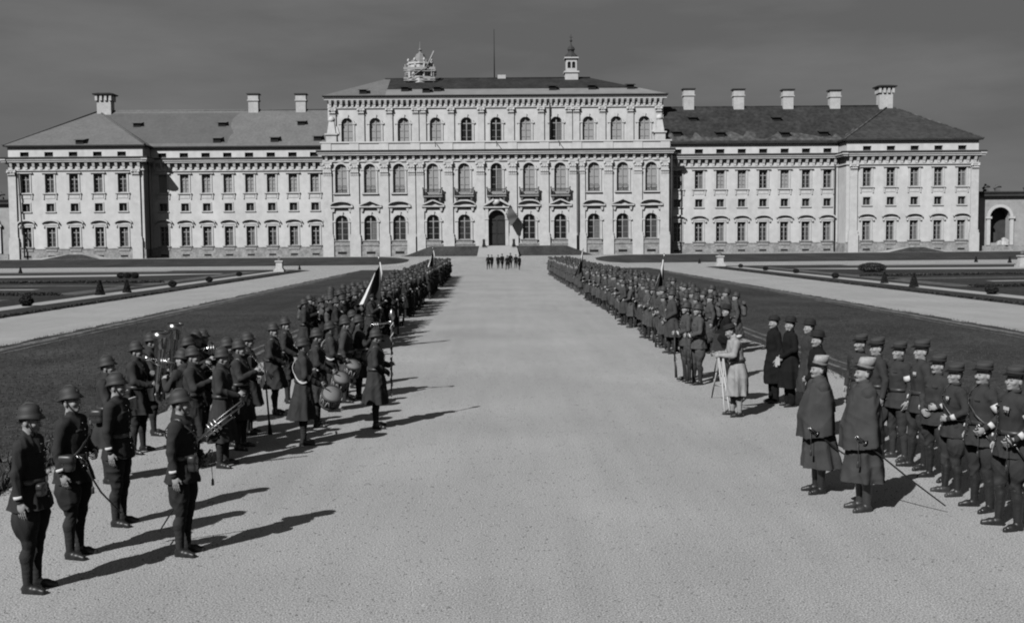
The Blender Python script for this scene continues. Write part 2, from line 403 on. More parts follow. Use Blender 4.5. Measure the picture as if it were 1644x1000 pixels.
BLIND = mat('drawn_blind', 0.36, 0.85, 0.12, 1.5, stretch=(9, 1, 0.6))
SHUT = mat('closed_shutter', 0.37, 0.85, 0.14, 1.2, stretch=(7, 1, 1))
DOORM = mat('old_oak_door', 0.035, 0.6, 0.4, 2.0, stretch=(4, 1, 1))
IRON = mat('wrought_iron', 0.03, 0.6, 0.3, 4)
TILE_L = mat('pale_roof_tiles', 0.17, 0.9, 0.12, 0.5, 0.05, 5, 0.2, detail=10, fine=(2.5, 0.12))
TILE_P = mat('patched_roof_tiles', 0.125, 0.9, 0.10, 0.4, 0.05, 5, 0.2, fine=(2, 0.08))
TILE_D = mat('dark_roof_tiles', 0.040, 0.9, 0.45, 0.35, 0.06, 5, 0.2, detail=12, fine=(1.6, 0.35))
TILE_B = mat('old_black_tiles', 0.036, 0.9, 0.4, 0.4, 0.05, 5, 0.2, detail=10, fine=(2, 0.25))
LICHEN = mat('lichened_tiles', 0.085, 0.9, 0.4, 0.6, 0.06, 5, 0.2, detail=12, fine=(1.2, 0.4))
COPPER = mat('roof_flashing', 0.24, 0.8, 0.15, 0.5)

palace = empty('palace', (0, PY, 0), 'long pale baroque palace with a tall middle block and two hipped end pavilions', 'palace')
def part(mb, name, mats, parent=None, loc=(0, 0, 0)): return mb.build(name, mats, parent or palace, loc)

def arch_pts(cx, w, zt, n=12):
    r = w / 2; return [(cx - r * math.cos(PI * i / n), zt - r + r * math.sin(PI * i / n)) for i in range(n + 1)]

def wall(b, x0, x1, z0, z1, yf, ops, dep=0.5, mi=0):
    """front face at y = yf looking to -Y with real openings (cx, w, zb, zt, arch) and their reveals"""
    xs = sorted({x0, x1} | {o[0] - o[1] / 2 for o in ops} | {o[0] + o[1] / 2 for o in ops})
    for xa, xb in zip(xs, xs[1:]):
        if xb - xa < 1e-6: continue
        xm = (xa + xb) / 2; z = z0
        for cx, w, zb, zt, arch in sorted([o for o in ops if abs(o[0] - xm) < o[1] / 2], key=lambda o: o[2]):
            b.quad((xa, yf, z), (xb, yf, z), (xb, yf, zb), (xa, yf, zb), mi); z = zt
        b.quad((xa, yf, z), (xb, yf, z), (xb, yf, z1), (xa, yf, z1), mi)
    for cx, w, zb, zt, arch in ops:
        xa, xb = cx - w / 2, cx + w / 2
        if arch:
            P = arch_pts(cx, w, zt)
            for (ax, az), (bx, bz) in zip(P, P[1:]): b.quad((ax, yf, az), (bx, yf, bz), (bx, yf, zt), (ax, yf, zt), mi)
            out = [(xa, zb), (xb, zb)] + P[::-1]
        else: out = [(xa, zb), (xb, zb), (xb, zt), (xa, zt)]
        for (ax, az), (bx, bz) in zip(out, out[1:] + out[:1]):
            if abs(ax - bx) + abs(az - bz) < 1e-9: continue
            b.quad((bx, yf, bz), (ax, yf, az), (ax, yf + dep, az), (bx, yf + dep, bz), mi)

# window meshes, modelled about the bottom centre of the opening; the pane sits 0.36 m deep
WM = {}
def window_meshes(w, h, arch, pane):
    key = (round(w, 2), round(h, 2), arch, pane.name)
    if key in WM: return WM[key]
    p = MB(); yd = 0.40
    if pane.name in ('half_curtain', 'dim_curtain'):
        hs_ = h - w / 2 if arch else h
        p.quad((.02, yd - .012, .1), (w / 2, yd - .012, .1), (w / 2, yd - .012, hs_), (.02, yd - .012, hs_), 1)
    if arch:
        P = arch_pts(0, w, h); p.poly([(-w / 2, yd, 0), (w / 2, yd, 0)] + [(x, yd, z) for x, z in P[::-1]])
    else: p.quad((-w / 2, yd, 0), (w / 2, yd, 0), (w / 2, yd, h), (-w / 2, yd, h))
    s = MB(); t = 0.13 if h > 1.8 else .06; y0, y1 = 0.30, 0.385; hs = h - w / 2 if arch else h
    s.box(-w / 2, -w / 2 + t, y0, y1, 0, hs); s.box(w / 2 - t, w / 2, y0, y1, 0, hs)
    s.box(-w / 2 + t, w / 2 - t, y0, y1, 0, t)
    bars = h > 1.8
    mw = .085 if h > 1.8 else .045; s.box(-mw, mw, y0 - .02, y1, t, h - .1)
    if bars:
        zt = hs - .12 if arch else h * .70
        s.box(-w / 2 + t, -.085, y0, y1, zt, zt + .16); s.box(.085, w / 2 - t, y0, y1, zt, zt + .16)
        for k in (1, 2):
            zk = zt * k / 3
            s.box(-w / 2 + t, -.085, y0 + .03, y1, zk, zk + .05); s.box(.085, w / 2 - t, y0 + .03, y1, zk, zk + .05)
    if arch:
        n = 12; o = arch_pts(0, w, h); i_ = arch_pts(0, w - 2 * t, h - t)
        for k in range(n):
            (ax, az), (bx, bz), (cx, cz), (dx, dz) = o[k], o[k + 1], i_[k + 1], i_[k]
            s.prism([(ax, az), (dx, dz), (cx, cz), (bx, bz)], y0, y1)
    else: s.box(-w / 2 + t, w / 2 - t, y0, y1, h - t, h)
    WM[key] = (p.mesh('window', [GLASS, pane] if pane.name in ('half_curtain', 'dim_curtain') else [pane]), s.mesh('sash', SASH)); return WM[key]
def window(name, cx, yf, zb, w, h, arch=False, pane=None, hood=None, sill=None):
    pm, sm = window_meshes(w, h, arch, pane if pane and pane is not GLASS else random.choice((GLASS, GLASS2, HALFC, DIMC) if h > 2 else (GLASS, GLASS2)))
    o = link(name, pm, palace, (cx, yf, zb))
    if name != 'attic_window': link('sash', sm, o)
    for nm, me in (('hood', hood), ('sill', sill)):
        if me: link(nm, me, o)
    return o

# --- shared trim
def seg_hood(w, h):                                     # low curved hood on two scrolls, above a window of width w and height h
    b = MB(); zb = h + .42; r = w / 2 + .78; n = 10
    o = [(-r * math.cos(PI * i / n), zb + .30 + .62 * math.sin(PI * i / n)) for i in range(n + 1)]
    i_ = [(-(r - .10) * math.cos(PI * i / n), zb + .10 + .56 * math.sin(PI * i / n)) for i in range(n + 1)]
    for k in range(n): b.prism([o[k], i_[k], i_[k + 1], o[k + 1]], -.42, .02)
    b.box(-r + .25, r - .25, -.20, .02, zb - .12, zb + .10)
    for s in (-1, 1): b.box(s * (r - .30) - .13, s * (r - .30) + .13, -.26, .02, zb - .45, zb - .12); b.box(s * (w / 2 + .16) - .12, s * (w / 2 + .16) + .12, -.10, .02, 0, h)
    b.box(-w / 2 - .28, w / 2 + .28, -.13, .02, h, h + .22)
    return b.mesh('hood', TRIM)
def flat_head(w, h):                                    # straight moulded head with side jambs and an apron with drops
    b = MB()
    b.box(-w / 2 - .55, w / 2 + .55, -.30, .02, h + .16, h + .34); b.box(-w / 2 - .34, w / 2 + .34, -.14, .02, h, h + .16)
    for s in (-1, 1): b.box(s * (w / 2 + .15) - .13, s * (w / 2 + .15) + .13, -.10, .02, 0, h)
    b.box(-w / 2 - .5, w / 2 + .5, -.26, .02, -.2, -.02)
    for s in (-1, 1): b.taper(s * (w / 2 + .34), -.05, -.95, -.2, .08, .06, .15, .08); b.lathe([(.0, -1.15), (.12, -1.08), (.12, -1.0), (.02, -.93)], 8, (s * (w / 2 + .34), -.06, 0))
    b.box(-w / 2 - .1, w / 2 + .1, -.06, .02, -.95, -.25)
    return b.mesh('hood', TRIM)
def mezz_frame(w, h):
    b = MB(); t = .18
    b.box(-w / 2 - t, w / 2 + t, -.08, .02, h, h + t); b.box(-w / 2 - t, -w / 2, -.08, .02, 0, h); b.box(w / 2, w / 2 + t, -.08, .02, 0, h)
    b.box(-w / 2 - t - .1, w / 2 + t + .1, -.18, .02, -t, 0)
    return b.mesh('hood', TRIM)
def box_sill(w):
    b = MB(); b.box(-w / 2 - .42, w / 2 + .42, -.38, .02, -.16, 0.0)
    b.box(-w / 2 - .25, w / 2 + .25, -.24, .02, -.72, -.16)
    return b.mesh('sill', STONE)
def arch_trim(w, h, key=True, jamb=True):
    b = MB(); n = 14; t = .30
    o = arch_pts(0, w + 2 * t, h + t, n); i_ = arch_pts(0, w + .02, h + .01, n)
    for k in range(n): b.prism([o[k], i_[k], i_[k + 1], o[k + 1]], -.16, .02)
    zs = h - w / 2
    for s in (-1, 1):
        if jamb: b.box(min(s * (w / 2 + .01), s * (w / 2 + t)), max(s * (w / 2 + .01), s * (w / 2 + t)), -.14, .02, 0, zs)
        b.box(min(s * (w / 2 - .04), s * (w / 2 + .52)), max(s * (w / 2 - .04), s * (w / 2 + .52)), -.24, .02, zs - .1, zs + .16)
    if key: b.prism([(-.17, h - .05), (.17, h - .05), (.26, h + .55), (-.26, h + .55)], -.3, .02)
    return b.mesh('hood', TRIM)
def add_pediment(b, cx, zb, w, kind):                   # gable or curved pediment standing proud of the wall
    r = w / 2
    b.box(cx - r, cx + r, -.55, .02, zb, zb + .22)
    if kind == 'tri':
        for s in (-1, 1): b.prism([(cx + s * r, zb + .22), (cx + s * r, zb + .42), (cx, zb + 1.32), (cx, zb + 1.04)][::s], -.55, .02)
    else:
        n = 10
        o = [(cx - r * math.cos(PI * i / n), zb + .26 + .98 * math.sin(PI * i / n)) for i in range(n + 1)]
        q = [(cx - (r - .08) * math.cos(PI * i / n), zb + .22 + .74 * math.sin(PI * i / n)) for i in range(n + 1)]
        for k in range(n): b.prism([o[k], q[k], q[k + 1], o[k + 1]], -.55, .02)
    for s in (-1, 1): b.taper(cx + s * (r - .55), -.15, zb - .75, zb, .14, .12, .26, .22)
def capital(b, cx, yf, z0, z1, w):                      # leafy capital: bell, curling leaves, abacus
    h = z1 - z0
    b.taper(cx, yf - .12, z0, z1 - .22, w * .40, .16, w * .46, .30)
    for lv in range(2):
        k = 4 - lv
        for i in range(k):
            x = cx + (i - (k - 1) / 2) * w / k * .98; zb = z0 + lv * h * .36
            b.taper(x, yf - .22, zb, zb + h * .30, w * .10, .10, w * .13, .2)
            b.taper(x, yf - .42, zb + h * .22, zb + h * .36, w * .12, .10, w * .07, .05)
    for s in (-1, 1): b.lathe([(.02, -.2), (.2, -.16), (.24, 0), (.2, .16), (.02, .2)], 8, (cx + s * w * .46, yf - .38, z1 - .42), axis=(0, 1, 0))
    b.box(cx - w * .58, cx + w * .58, yf - .48, yf + .02, z1 - .2, z1)
def pilaster(cx, yf, z0, zc, z1, w, pl=0.0, dbl=None):
    o = MB(); o.box(cx - w / 2, cx + w / 2, yf - .26, yf + .03, z0, zc)
    o.box(cx - w / 2 - .12, cx + w / 2 + .12, yf - .34, yf + .03, z0, z0 + .5)
    if pl: o.box(cx - w / 2 - .2, cx + w / 2 + .2, yf - .42, yf + .03, pl, z0)
    p = part(o, 'pilaster', TRIM)
    c = MB(); capital(c, cx, yf, zc, z1, w); c.build('capital', TRIM, p)
    return p
def cornice(x0, x1, yf, zt, zb, step=1.2, ret=None, brack=True, proj=.88):
    """entablature: frieze band, brackets, crown moulding under a thin ledge coloured dark for the shadowed gap under the attic"""
    b = MB()
    b.box(x0 - .02, x1 + .02, yf - .22, yf + .03, zb - .65, zb - .42); b.box(x0 - .1, x1 + .1, yf - .36, yf + .03, zt - .95, zt - .72)
    b.box(x0 - proj * .8, x1 + proj * .8, yf - proj * .82, yf + .03, zt - .72, zt - .42); b.box(x0 - proj, x1 + proj, yf - proj, yf + .03, zt - .42, zt - .16)
    b.box(x0 - proj - .12, x1 + proj + .12, yf - proj - .12, yf + .03, zt - .16, zt + .12, 1)
    if brack:
        n = max(2, round((x1 - x0) / step))
        for i in range(n):
            x = x0 + (i + .5) * (x1 - x0) / n
            b.taper(x, yf - .25, zb, zt - .72, .20, .12, .24, .34)
            b.box(x - .2, x + .2, yf - .30, yf + .02, zb - .42, zb)
    return part(b, 'cornice', [TRIM, LEDGE])

# --- wings and end pavilions
UP = (1.45, 12.2, 15.3); MZ = (1.32, 9.05, 10.40); GF = (1.40, 3.05, 6.40); AT = (1.45, 18.3, 19.05)
h_gf, h_up, h_mz, s_gf = seg_hood(GF[0], GF[2] - GF[1]), flat_head(UP[0], UP[2] - UP[1]), mezz_frame(MZ[0], MZ[2] - MZ[1]), box_sill(GF[0])
def window_column(cx, yf, blind):
    window('ground_window', cx, yf, GF[1], GF[0], GF[2] - GF[1], hood=h_gf, sill=s_gf)
    window('mezzanine_window', cx, yf, MZ[1], MZ[0], MZ[2] - MZ[1], hood=h_mz)
    window('upper_window', cx, yf, UP[1], UP[0], UP[2] - UP[1], pane=BLIND if blind else GLASS, hood=h_up)
def ops_for(xs): return [(x, q[0], q[1], q[2], False) for x in xs for q in (GF, MZ, UP)]
def wing_front(x0, x1, yf, xs, blind, yback):
    b = MB(); wall(b, x0, x1, 2.75, 17.6, yf, ops_for(xs))
    part(b, 'wing_wall', PLAST)
    a = MB(); wall(a, x0, x1, 17.6, 20.0, yf + .05, [(x, AT[0], AT[1], AT[2], False) for x in xs], .4); part(a, 'attic_wall', PLAST)
    for x in xs: window_column(x, yf, blind(x)); window('attic_window', x, yf + .05, AT[1], AT[0], AT[2] - AT[1], pane=DARKW)
    p = MB(); p.box(x0 - .05, x1 + .05, yf - .14, yf + .03, .8, 2.62); p.box(x0 - .05, x1 + .05, yf - .2, yf + .03, 2.62, 2.78)
    for x in xs: p.box(x - .72, x + .72, yf - .17, yf - .1, 1.22, 1.3); p.box(x - .62, x + .62, yf - .155, yf - .1, 1.3, 1.62, 1)
    part(p, 'plinth', [STONE, DARKW])
    cornice(x0, x1, yf, 18.05, 16.55, 1.25)
    e = MB(); e.box(x0 - .55, x1 + .55, yf - .5, yf + .06, 19.95, 20.15); part(e, 'eaves', LEDGE)
WX = [31.5 + 3.743 * i for i in range(8)]
YW, YP, YU = 2.8, -1.2, 8.2
wing_front(-59.6, -29.6, YW, [-x for x in WX[::-1]], lambda x: True, 0)
wing_front(29.6, 59.6, YW, WX, lambda x: x in (WX[2], WX[3], WX[5]), 0)
PX = [71.4 + 4.08 * k for k in (-2, -1, 0, 1, 2)]
wing_front(-82.35, -59.7, YP, [-x for x in PX[::-1]], lambda x: False, 0)
wing_front(59.7, 82.35, YP, PX, lambda x: False, 0)
for s in (-1, 1):                                       # pavilion flanks: inner return and long outer side
    for xi in (59.7, 82.35):
        x = s * xi; yb = YW + .4 if xi < 60 else 26
        b = MB(); f = [(x, YP, .9), (x, yb, .9), (x, yb, 20), (x, YP, 20)]
        b.poly(f if s * (1 if xi > 60 else -1) > 0 else f[::-1]); part(b, 'side_wall', PLAST)
        d = s * (1 if xi > 60 else -1)
        c = MB()
        for (q, za, zb_) in ((1.0, 17.62, 17.94), (.82, 17.32, 17.62), (.36, 17.09, 17.32), (.22, 15.9, 16.13)):
            c.box(min(x, x + d * q), max(x, x + d * q), YP - q + .003, yb, za + .002, zb_ - .002)
        c.box(min(x, x + d * 1.1), max(x, x + d * 1.1), YP - 1.1, yb, 17.952, 18.046, 1); part(c, 'cornice', [TRIM, LEDGE])
        p = MB(); p.box(min(x, x + d * .15), max(x, x + d * .15), YP - .13, yb, .9, 2.6); part(p, 'plinth', STONE)
        part(MB().box(min(x, x + d * .5), max(x, x + d * .5), YP - .48, yb, 19.96, 20.14), 'eaves', LEDGE)
    for x in (60.9, 81.7): pilaster(s * x, YP, 4.2, 15.0, 16.1, 1.3, 1.0)
    b = MB(); b.quad((s * 59.6, YW + .42, .9), (s * 59.6, 30, .9), (s * 59.6, 30, 20), (s * 59.6, YW + .42, 20)); part(b, 'core_wall', DARKW)
    # the garden front of each main-block flank
    b = MB(); x = s * 29.6; f = [(x, 0, .9), (x, YW + .4, .9), (x, YW + .4, 20.4), (x, 0, 20.4)]; b.poly(f if s > 0 else f[::-1]); part(b, 'side_wall', PLAST)

# --- roofs of wings and pavilions
ZE, ZRG, YRG = 20.15, 27.0, 11.0
def roof_mesh(faces, mats): 
    b = MB()
    for pts, mi in faces: b.poly(pts, mi)
    return part(b, 'roof', mats)
roofs = {}
for s in (-1, 1):
    fl = lambda pts: pts if s > 0 else pts[::-1]
    m = [TILE_L, TILE_P] if s < 0 else [TILE_D, LICHEN]
    yE = YW - .55
    pt = lambda x, t: (s * x, yE + (YRG - yE) * t, ZE + (ZRG + .3 - ZE) * t)
    fs = []
    if s < 0:                                           # pale tiles with one smoother, darker relaid stretch
        edge = [(46.6 + random.uniform(-.9, .9), t) for t in np.linspace(.08, .93, 10)]
        fs.append(([pt(29.5, 0), pt(57, 0), pt(57, .08)] + [pt(46.5, .08)] + [pt(x, t) for x, t in edge] + [pt(29.5, .93)], 0))
        fs.append(([pt(46.5, .08), pt(71.3, .08), pt(71.3, .93)] + [pt(x, t) for x, t in edge[::-1]], 1))
        fs.append(([pt(57, 0), pt(71.3, 0), pt(71.3, .08), pt(57, .08)], 0))
        fs.append(([pt(29.5, .93), pt(71.3, .93), pt(71.3, 1), pt(29.5, 1)], 0))
        fs = [(p, i) for p, i in fs]
    else:
        n = 46; up = [max(.05, .20 + .12 * math.sin(i * .9) * math.sin(i * .37 + 1) + random.uniform(-.08, .10)) for i in range(n + 1)]
        xs = [29.5 + (71.3 - 29.5) * i / n for i in range(n + 1)]
        for i in range(n):
            fs.append(([pt(xs[i], 0), pt(xs[i + 1], 0), pt(xs[i + 1], .05), pt(xs[i], .05)], 0))
            fs.append(([pt(xs[i], .05), pt(xs[i + 1], .05), pt(xs[i + 1], up[i + 1]), pt(xs[i], up[i])], 1))
            fs.append(([pt(xs[i], up[i]), pt(xs[i + 1], up[i + 1]), pt(xs[i + 1], 1), pt(xs[i], 1)], 0))
    fs.append(([pt(71.3, 1), pt(29.5, 1), (s * 29.5, 22, ZE), (s * 71.3, 22, ZE)], 0))
    b = MB()
    for p, i in fs:
        b.poly(p if s > 0 else p[::-1], i)
    b.tube([pt(29.5, 1.0), pt(71, 1.0)], .16, 6, 0)
    roofs[('wing', s)] = part(b, 'roof', m)
    # pavilion roof, hipped to the front
    x0, x1, xc = s * 82.95, s * 59.1, s * 71.3; y0 = YP - .55
    ap = (xc, YRG, ZRG + .25); ap2 = (xc, 30, ZRG + .25)
    b = MB(); mi = 0
    tri = [(x1, y0, ZE), (x0, y0, ZE), ap] if s > 0 else [(x0, y0, ZE), (x1, y0, ZE), ap]
    b.poly(tri, 0)
    A = [(x0, y0, ZE), (x0, 40, ZE), ap2, ap]; B = [(x1, y0, ZE), ap, ap2, (x1, 40, ZE)]
    b.poly(A if s > 0 else A[::-1], 0); b.poly(B if s > 0 else B[::-1], 0)
    for x in (x0, x1): b.tube([(x, y0, ZE + .05), (ap[0], ap[1], ap[2] + .05)], .17, 6, 1)
    roofs[('pav', s)] = part(b, 'roof', [TILE_L, TILE_P] if s < 0 else [mat('grey_brown_tiles', 0.055, 0.9, 0.35, 0.5, 0.06, 5, 0.2, detail=12, fine=(1.6, 0.25)), LICHEN])

CHIM = mat('chimney_render', 0.52, 0.9, 0.14, 0.8, fine=(3, 0.1))
def chimney(px, pyb, pyt, w, parent, big=False, Y=PY + YRG):
    a, t = aty(px, pyb, Y), aty(px, pyt, Y); x, z0, z1 = a.x, a.z - .9, t.z; y = YRG
    b = MB(); d = w * .36
    b.box(x - w / 2, x + w / 2, y - d, y + d, z0, z1 - 1.35)
    if big:
        for i in range(4): b.box(x - w / 2 - .2 + i * (w + .4 - .42) / 3, x - w / 2 + .22 + i * (w + .4 - .42) / 3, y - d - .3, y + d + .3, z1 - 1.35, z1 - .34)
        b.box(x - w / 2 + .02, x + w / 2 - .02, y - d + .02, y + d - .02, z1 - 1.35, z1 - .34)
        b.taper(x, y, z1 - .34, z1 - .12, w / 2 + .5, d + .5, w / 2 + .6, d + .6, 1); b.taper(x, y, z1 - .12, z1 + .1, w / 2 + .6, d + .6, w / 2 - .1, d - .1, 1)
    else:
        b.box(x - w / 2 - .16, x + w / 2 + .16, y - d - .16, y + d + .16, z1 - 1.35, z1 - 1.12)
        b.box(x - w / 2 - .05, x + w / 2 + .05, y - d - .05, y + d + .05, z1 - 1.12, z1 - .2)
        b.box(x - w / 2 - .25, x + w / 2 + .25, y - d - .25, y + d + .25, z1 - .2, z1, 1)
    b.build('chimney', [CHIM, LEDGE], parent)
chimney(170, 183, 151, 2.5, roofs[('pav', -1)], True); chimney(1420, 173, 138.5, 2.4, roofs[('pav', 1)], True)
for px in (408, 484): chimney(px, 181, 151, 1.75, roofs[('wing', -1)])
for px, t in ((1105, 143), (1185, 143.5), (1264, 144), (1339, 145)): chimney(px, 177, t, 1.85, roofs[('wing', 1)])
dm = MB(); dm.prism([(-.65, 0), (.65, 0), (.6, .75), (-.6, .75)], 0, 1.6, 1); dm.box(-.52, .52, -.03, .1, .12, .68, 2)
dm.poly([(-.9, -.3, .72), (.9, -.3, .72), (.9, 1.9, 1.18), (-.9, 1.9, 1.18)], 0); dm.poly([(-.9, 1.9, 1.12), (.9, 1.9, 1.12), (.9, -.3, .66), (-.9, -.3, .66)], 0)
dmesh = {s: dm.mesh('dormer', [TILE_L if s < 0 else TILE_D, LEDGE, DARKW]) for s in (-1, 1)}
def dormer(px, py, s, kind):
    # meet the roof plane by walking along the line of sight
    d = ray(px, py); y0 = (YP if kind == 'pav' else YW) - .55
    best = None
    for t in np.linspace(0, 1, 400):
        Yp = y0 + (YRG - y0) * t; zz = ZE + (ZRG - ZE) * t
        k = (PY + Yp) / d.y; e = abs(H + d.z * k - zz)
        if best is None or e < best[0]: best = (e, d.x * k, Yp, zz)
    link('dormer', dmesh[s], roofs[(kind, s)], (best[1], best[2] - .5, best[3] - .25))
for p in ((221, 203), (357, 202), (484, 200), (349, 227), (441, 226), (510, 224)): dormer(*p, -1, 'wing')
dormer(129, 230, -1, 'pav')
for p in ((1112, 194), (1246, 194), (1086, 217), (1156, 218), (1260, 218), (1322, 217)): dormer(*p, 1, 'wing')

# --- middle block, lower two storeys
AX = [5.55, 10.9, 16.65, 21.6, 26.5]; AXS = [-x for x in AX[::-1]] + [0] + AX
AW, A0, A1 = 2.2, 3.75, 8.05; BW, B0, B1 = 2.02, 11.85, 16.75
ops = []
for x in AXS:
    ops.append((x, 2.9, 2.66, 8.75, True) if x == 0 else (x, AW, A0, A1, True))
ops2 = [(x, BW, B0, B1, True) for x in AXS]
b = MB(); wall(b, -29.6, 29.6, .9, 10.9, 0, ops, .55); wall(b, -29.6, 29.6, 10.9, 20.4, 0, ops2, .5)
part(b, 'main_wall', PLAST)
t_a, t_b, s_a = arch_trim(AW, A1 - A0), arch_trim(BW, B1 - B0, False), box_sill(AW)
for i, x in enumerate(AXS):
    if x: window('arched_ground_window', x, 0, A0, AW, A1 - A0, True, hood=t_a, sill=s_a)
    wd = window('arched_upper_window', x, 0, B0, BW, B1 - B0, True, pane=GLASS if x == 0 else SHUT, hood=t_b)
    if x:
        m = MB(); add_pediment(m, x, 9.35, 3.9, ('seg', 'tri', 'seg', 'tri', 'seg', '', 'seg', 'tri', 'seg', 'tri', 'seg')[i]); part(m, 'pediment', TRIM)
    if abs(x) > 12:                                     # low window grille
        g = MB(); g.box(-BW / 2, BW / 2, -.12, -.08, .95, 1.02); g.box(-BW / 2 - .4, BW / 2 + .4, -.3, .02, -.25, -.05, 1)
        for k in range(11): x_ = -BW / 2 + .02 + k * (BW - .04) / 10; g.box(x_ - .02, x_ + .02, -.12, -.08, -.05, .95)
        g.build('grille', [IRON, TRIM], wd)
    else:                                               # wrought-iron balcony on brackets
        g = MB(); w = 3.3; g.box(x - w / 2, x + w / 2, -1.0, .02, 11.0, 11.22, 1)
        for s in (-1, 1): g.taper(x + s * 1.25, -.4, 10.35, 11.0, .14, .2, .2, .5, 1)
        bl = part(g, 'balcony', [IRON, mat('worn_stone', .3, .9, .3, 1.5)])
        r = MB(); yr = -.96
        r.box(x - w / 2, x + w / 2, yr - .04, yr + .04, 12.25, 12.35); r.box(x - w / 2, x + w / 2, yr - .03, yr + .03, 11.3, 11.36)
        for k in range(23): xx = x - w / 2 + .04 + k * (w - .08) / 22; r.box(xx - .035, xx + .035, yr - .03, yr + .03, 11.22, 12.25)
        for s in (-1, 1):
            xs_ = x + s * (w / 2 - .03); r.box(xs_ - .04, xs_ + .04, yr, 0, 12.25, 12.35)
            for k in range(6): r.box(xs_ - .03, xs_ + .03, yr + .1 + k * .15, yr + .16 + k * .15, 11.22, 12.25)
            r.lathe([(.02, 12.35), (.13, 12.42), (.13, 12.55), (.02, 12.66)], 8, (xs_, yr, 0))
        r.build('railing', IRON, bl)
for x in (2.75, 8.2, 13.05, 14.5, 19.15, 24.2, 28.8):
    for s in (-1, 1): pilaster(s * x, 0, 4.3, 14.75, 17.05, 1.45 if x not in (13.05, 14.5) else 1.3, 1.0)
p = MB()
for x0, x1 in ((-29.65, -1.75), (1.75, 29.65)): p.box(x0, x1, -.2, .03, .9, 2.85); p.box(x0, x1, -.3, .03, 2.85, 3.05)
for x in AXS:
    if abs(x) > 12: p.box(x - .75, x + .75, -.24, -.15, 1.45, 1.85, 1)
part(p, 'plinth', [STONE, DARKW])
cornice(-29.6, 29.6, 0, 18.9, 17.75, 1.36, proj=.85)
q = MB(); q.box(-29.8, 29.8, -.12, .6, 18.95, 20.25); q.box(-30.0, 30.0, -.3, .75, 20.25, 20.5)
for x in (2.75, 8.2, 13.8, 19.15, 24.2, 28.9):
    for s in (-1, 1): q.box(s * x - .8, s * x + .8, -.22, -.1, 18.95, 20.25)
part(q, 'parapet', PLAST)
t = MB(); t.box(-29.5, 29.5, .7, YU, 19.3, 19.7); part(t, 'terrace_deck', COPPER)
for px in (700, 797, 896):                              # spouts over the parapet
    x = px - 797; x = x / 9.33 * 1.0
    part(MB().tube([(x, -.5, 20.35), (x + .1, -1.3, 20.2), (x + .15, -1.5, 19.4)], .07, 6), 'rain_spout', LEDGE)
part(MB().tube([(14.0 + .0, -.42, 17.2), (14.0, -.42, 1.3)], .13, 8), 'drainpipe', LEDGE)
part(MB().tube([(9.6, YU - .3, 28.6), (9.6, YU - .3, 20.4)], .12, 8), 'drainpipe', LEDGE)
part(MB().tube([(30.0, -.3, 17.8), (30.0, -.3, 1.3)], .14, 8), 'drainpipe', LEDGE)
part(MB().tube([(-59.2, YP + 1.2, 17.8), (-59.2, YP + 1.2, 1.3)], .12, 8), 'drainpipe', LEDGE)
part(MB().tube([(58.9, YW - .3, 16.3), (58.9, YW - .3, 1.3)], .11, 8), 'drainpipe', LEDGE)
part(MB().tube([(-80.5, YP - .4, 15.5), (-80.2, YP - .4, 5.4), (-79.9, YP - .6, 4.9), (-79.9, YP - .6, 1.3)], .13, 8), 'drainpipe', LEDGE)

# portal: surround, broken pediment with crest, door leaves
m = MB()
for s in (-1, 1):
    m.box(min(s * 1.46, s * 2.0), max(s * 1.46, s * 2.0), -.5, .02, 2.66, 9.1)
    m.prism([(s * 2.35, 9.32), (s * 2.35, 9.6), (s * .55, 10.75), (s * .45, 10.35)][::s], -.7, .02)
    m.box(min(s * 1.4, s * 2.1), max(s * 1.4, s * 2.1), -.6, .02, 7.1, 7.4)
m.box(-2.4, 2.4, -.7, .02, 9.1, 9.32)
n = 14; o = arch_pts(0, 3.5, 9.05, n); q = arch_pts(0, 2.92, 8.76, n)
for k in range(n): m.prism([o[k], q[k], q[k + 1], o[k + 1]], -.4, .02)
m.lathe([(.02, -.12), (.62, -.08), (.7, .05), (.02, .2)], 14, (0, -.45, 10.1), axis=(0, -1, 0)); m.lathe([(.36, 10.75), (.5, 11.0), (.3, 11.2), (.05, 11.35)], 10, (0, -.4, 0))
part(m, 'portal_surround', TRIM)
d = MB(); P = arch_pts(0, 2.9, 8.75); d.poly([(-1.45, .5, 2.66), (1.45, .5, 2.66)] + [(x, .5, z) for x, z in P[::-1]])
for s in (-1, 1):
    for z0, z1 in ((2.9, 4.5), (4.75, 6.9)): d.box(min(s * .12, s * 1.25), max(s * .12, s * 1.25), .42, .498, z0, z1)
d.box(-1.44, 1.44, .36, .497, 7.05, 7.3); d.box(-.09, .09, .36, .497, 2.66, 7.05)
part(d, 'door', DOORM)

# --- belvedere storey, set back behind the terrace
UW, U0, U1 = 2.05, 20.8, 25.45
UX = [5.25, 10.75, 16.45, 21.45, 26.45]; UXS = [-x for x in UX[::-1]] + [0] + UX
b = MB(); wall(b, -29.85, 29.85, 19.3, 29.2, YU, [(x, UW, U0, U1, True) for x in UXS], .5); part(b, 'belvedere_wall', PLAST)
for s in (-1, 1):
    b = MB(); x = s * 29.85; f = [(x, YU, 19), (x, YU + 18, 19), (x, YU + 18, 29.2), (x, YU, 29.2)]; b.poly(f if s > 0 else f[::-1]); part(b, 'side_wall', PLAST)
t_u = arch_trim(UW, U1 - U0)
for x in UXS: window('belvedere_window', x, YU, U0, UW, U1 - U0, True, pane=SHUT if abs(x) > 15 or x in (5.25, -10.75) else None, hood=t_u)
for x in (2.65, 8.0, 13.0, 14.3, 18.95, 23.95, 29.0):
    for s in (-1, 1): pilaster(s * x, YU, 20.2, 26.0, 27.2, 1.15)
cornice(-29.85, 29.85, YU, 29.25, 27.75, .98, proj=.7)
v = MB()
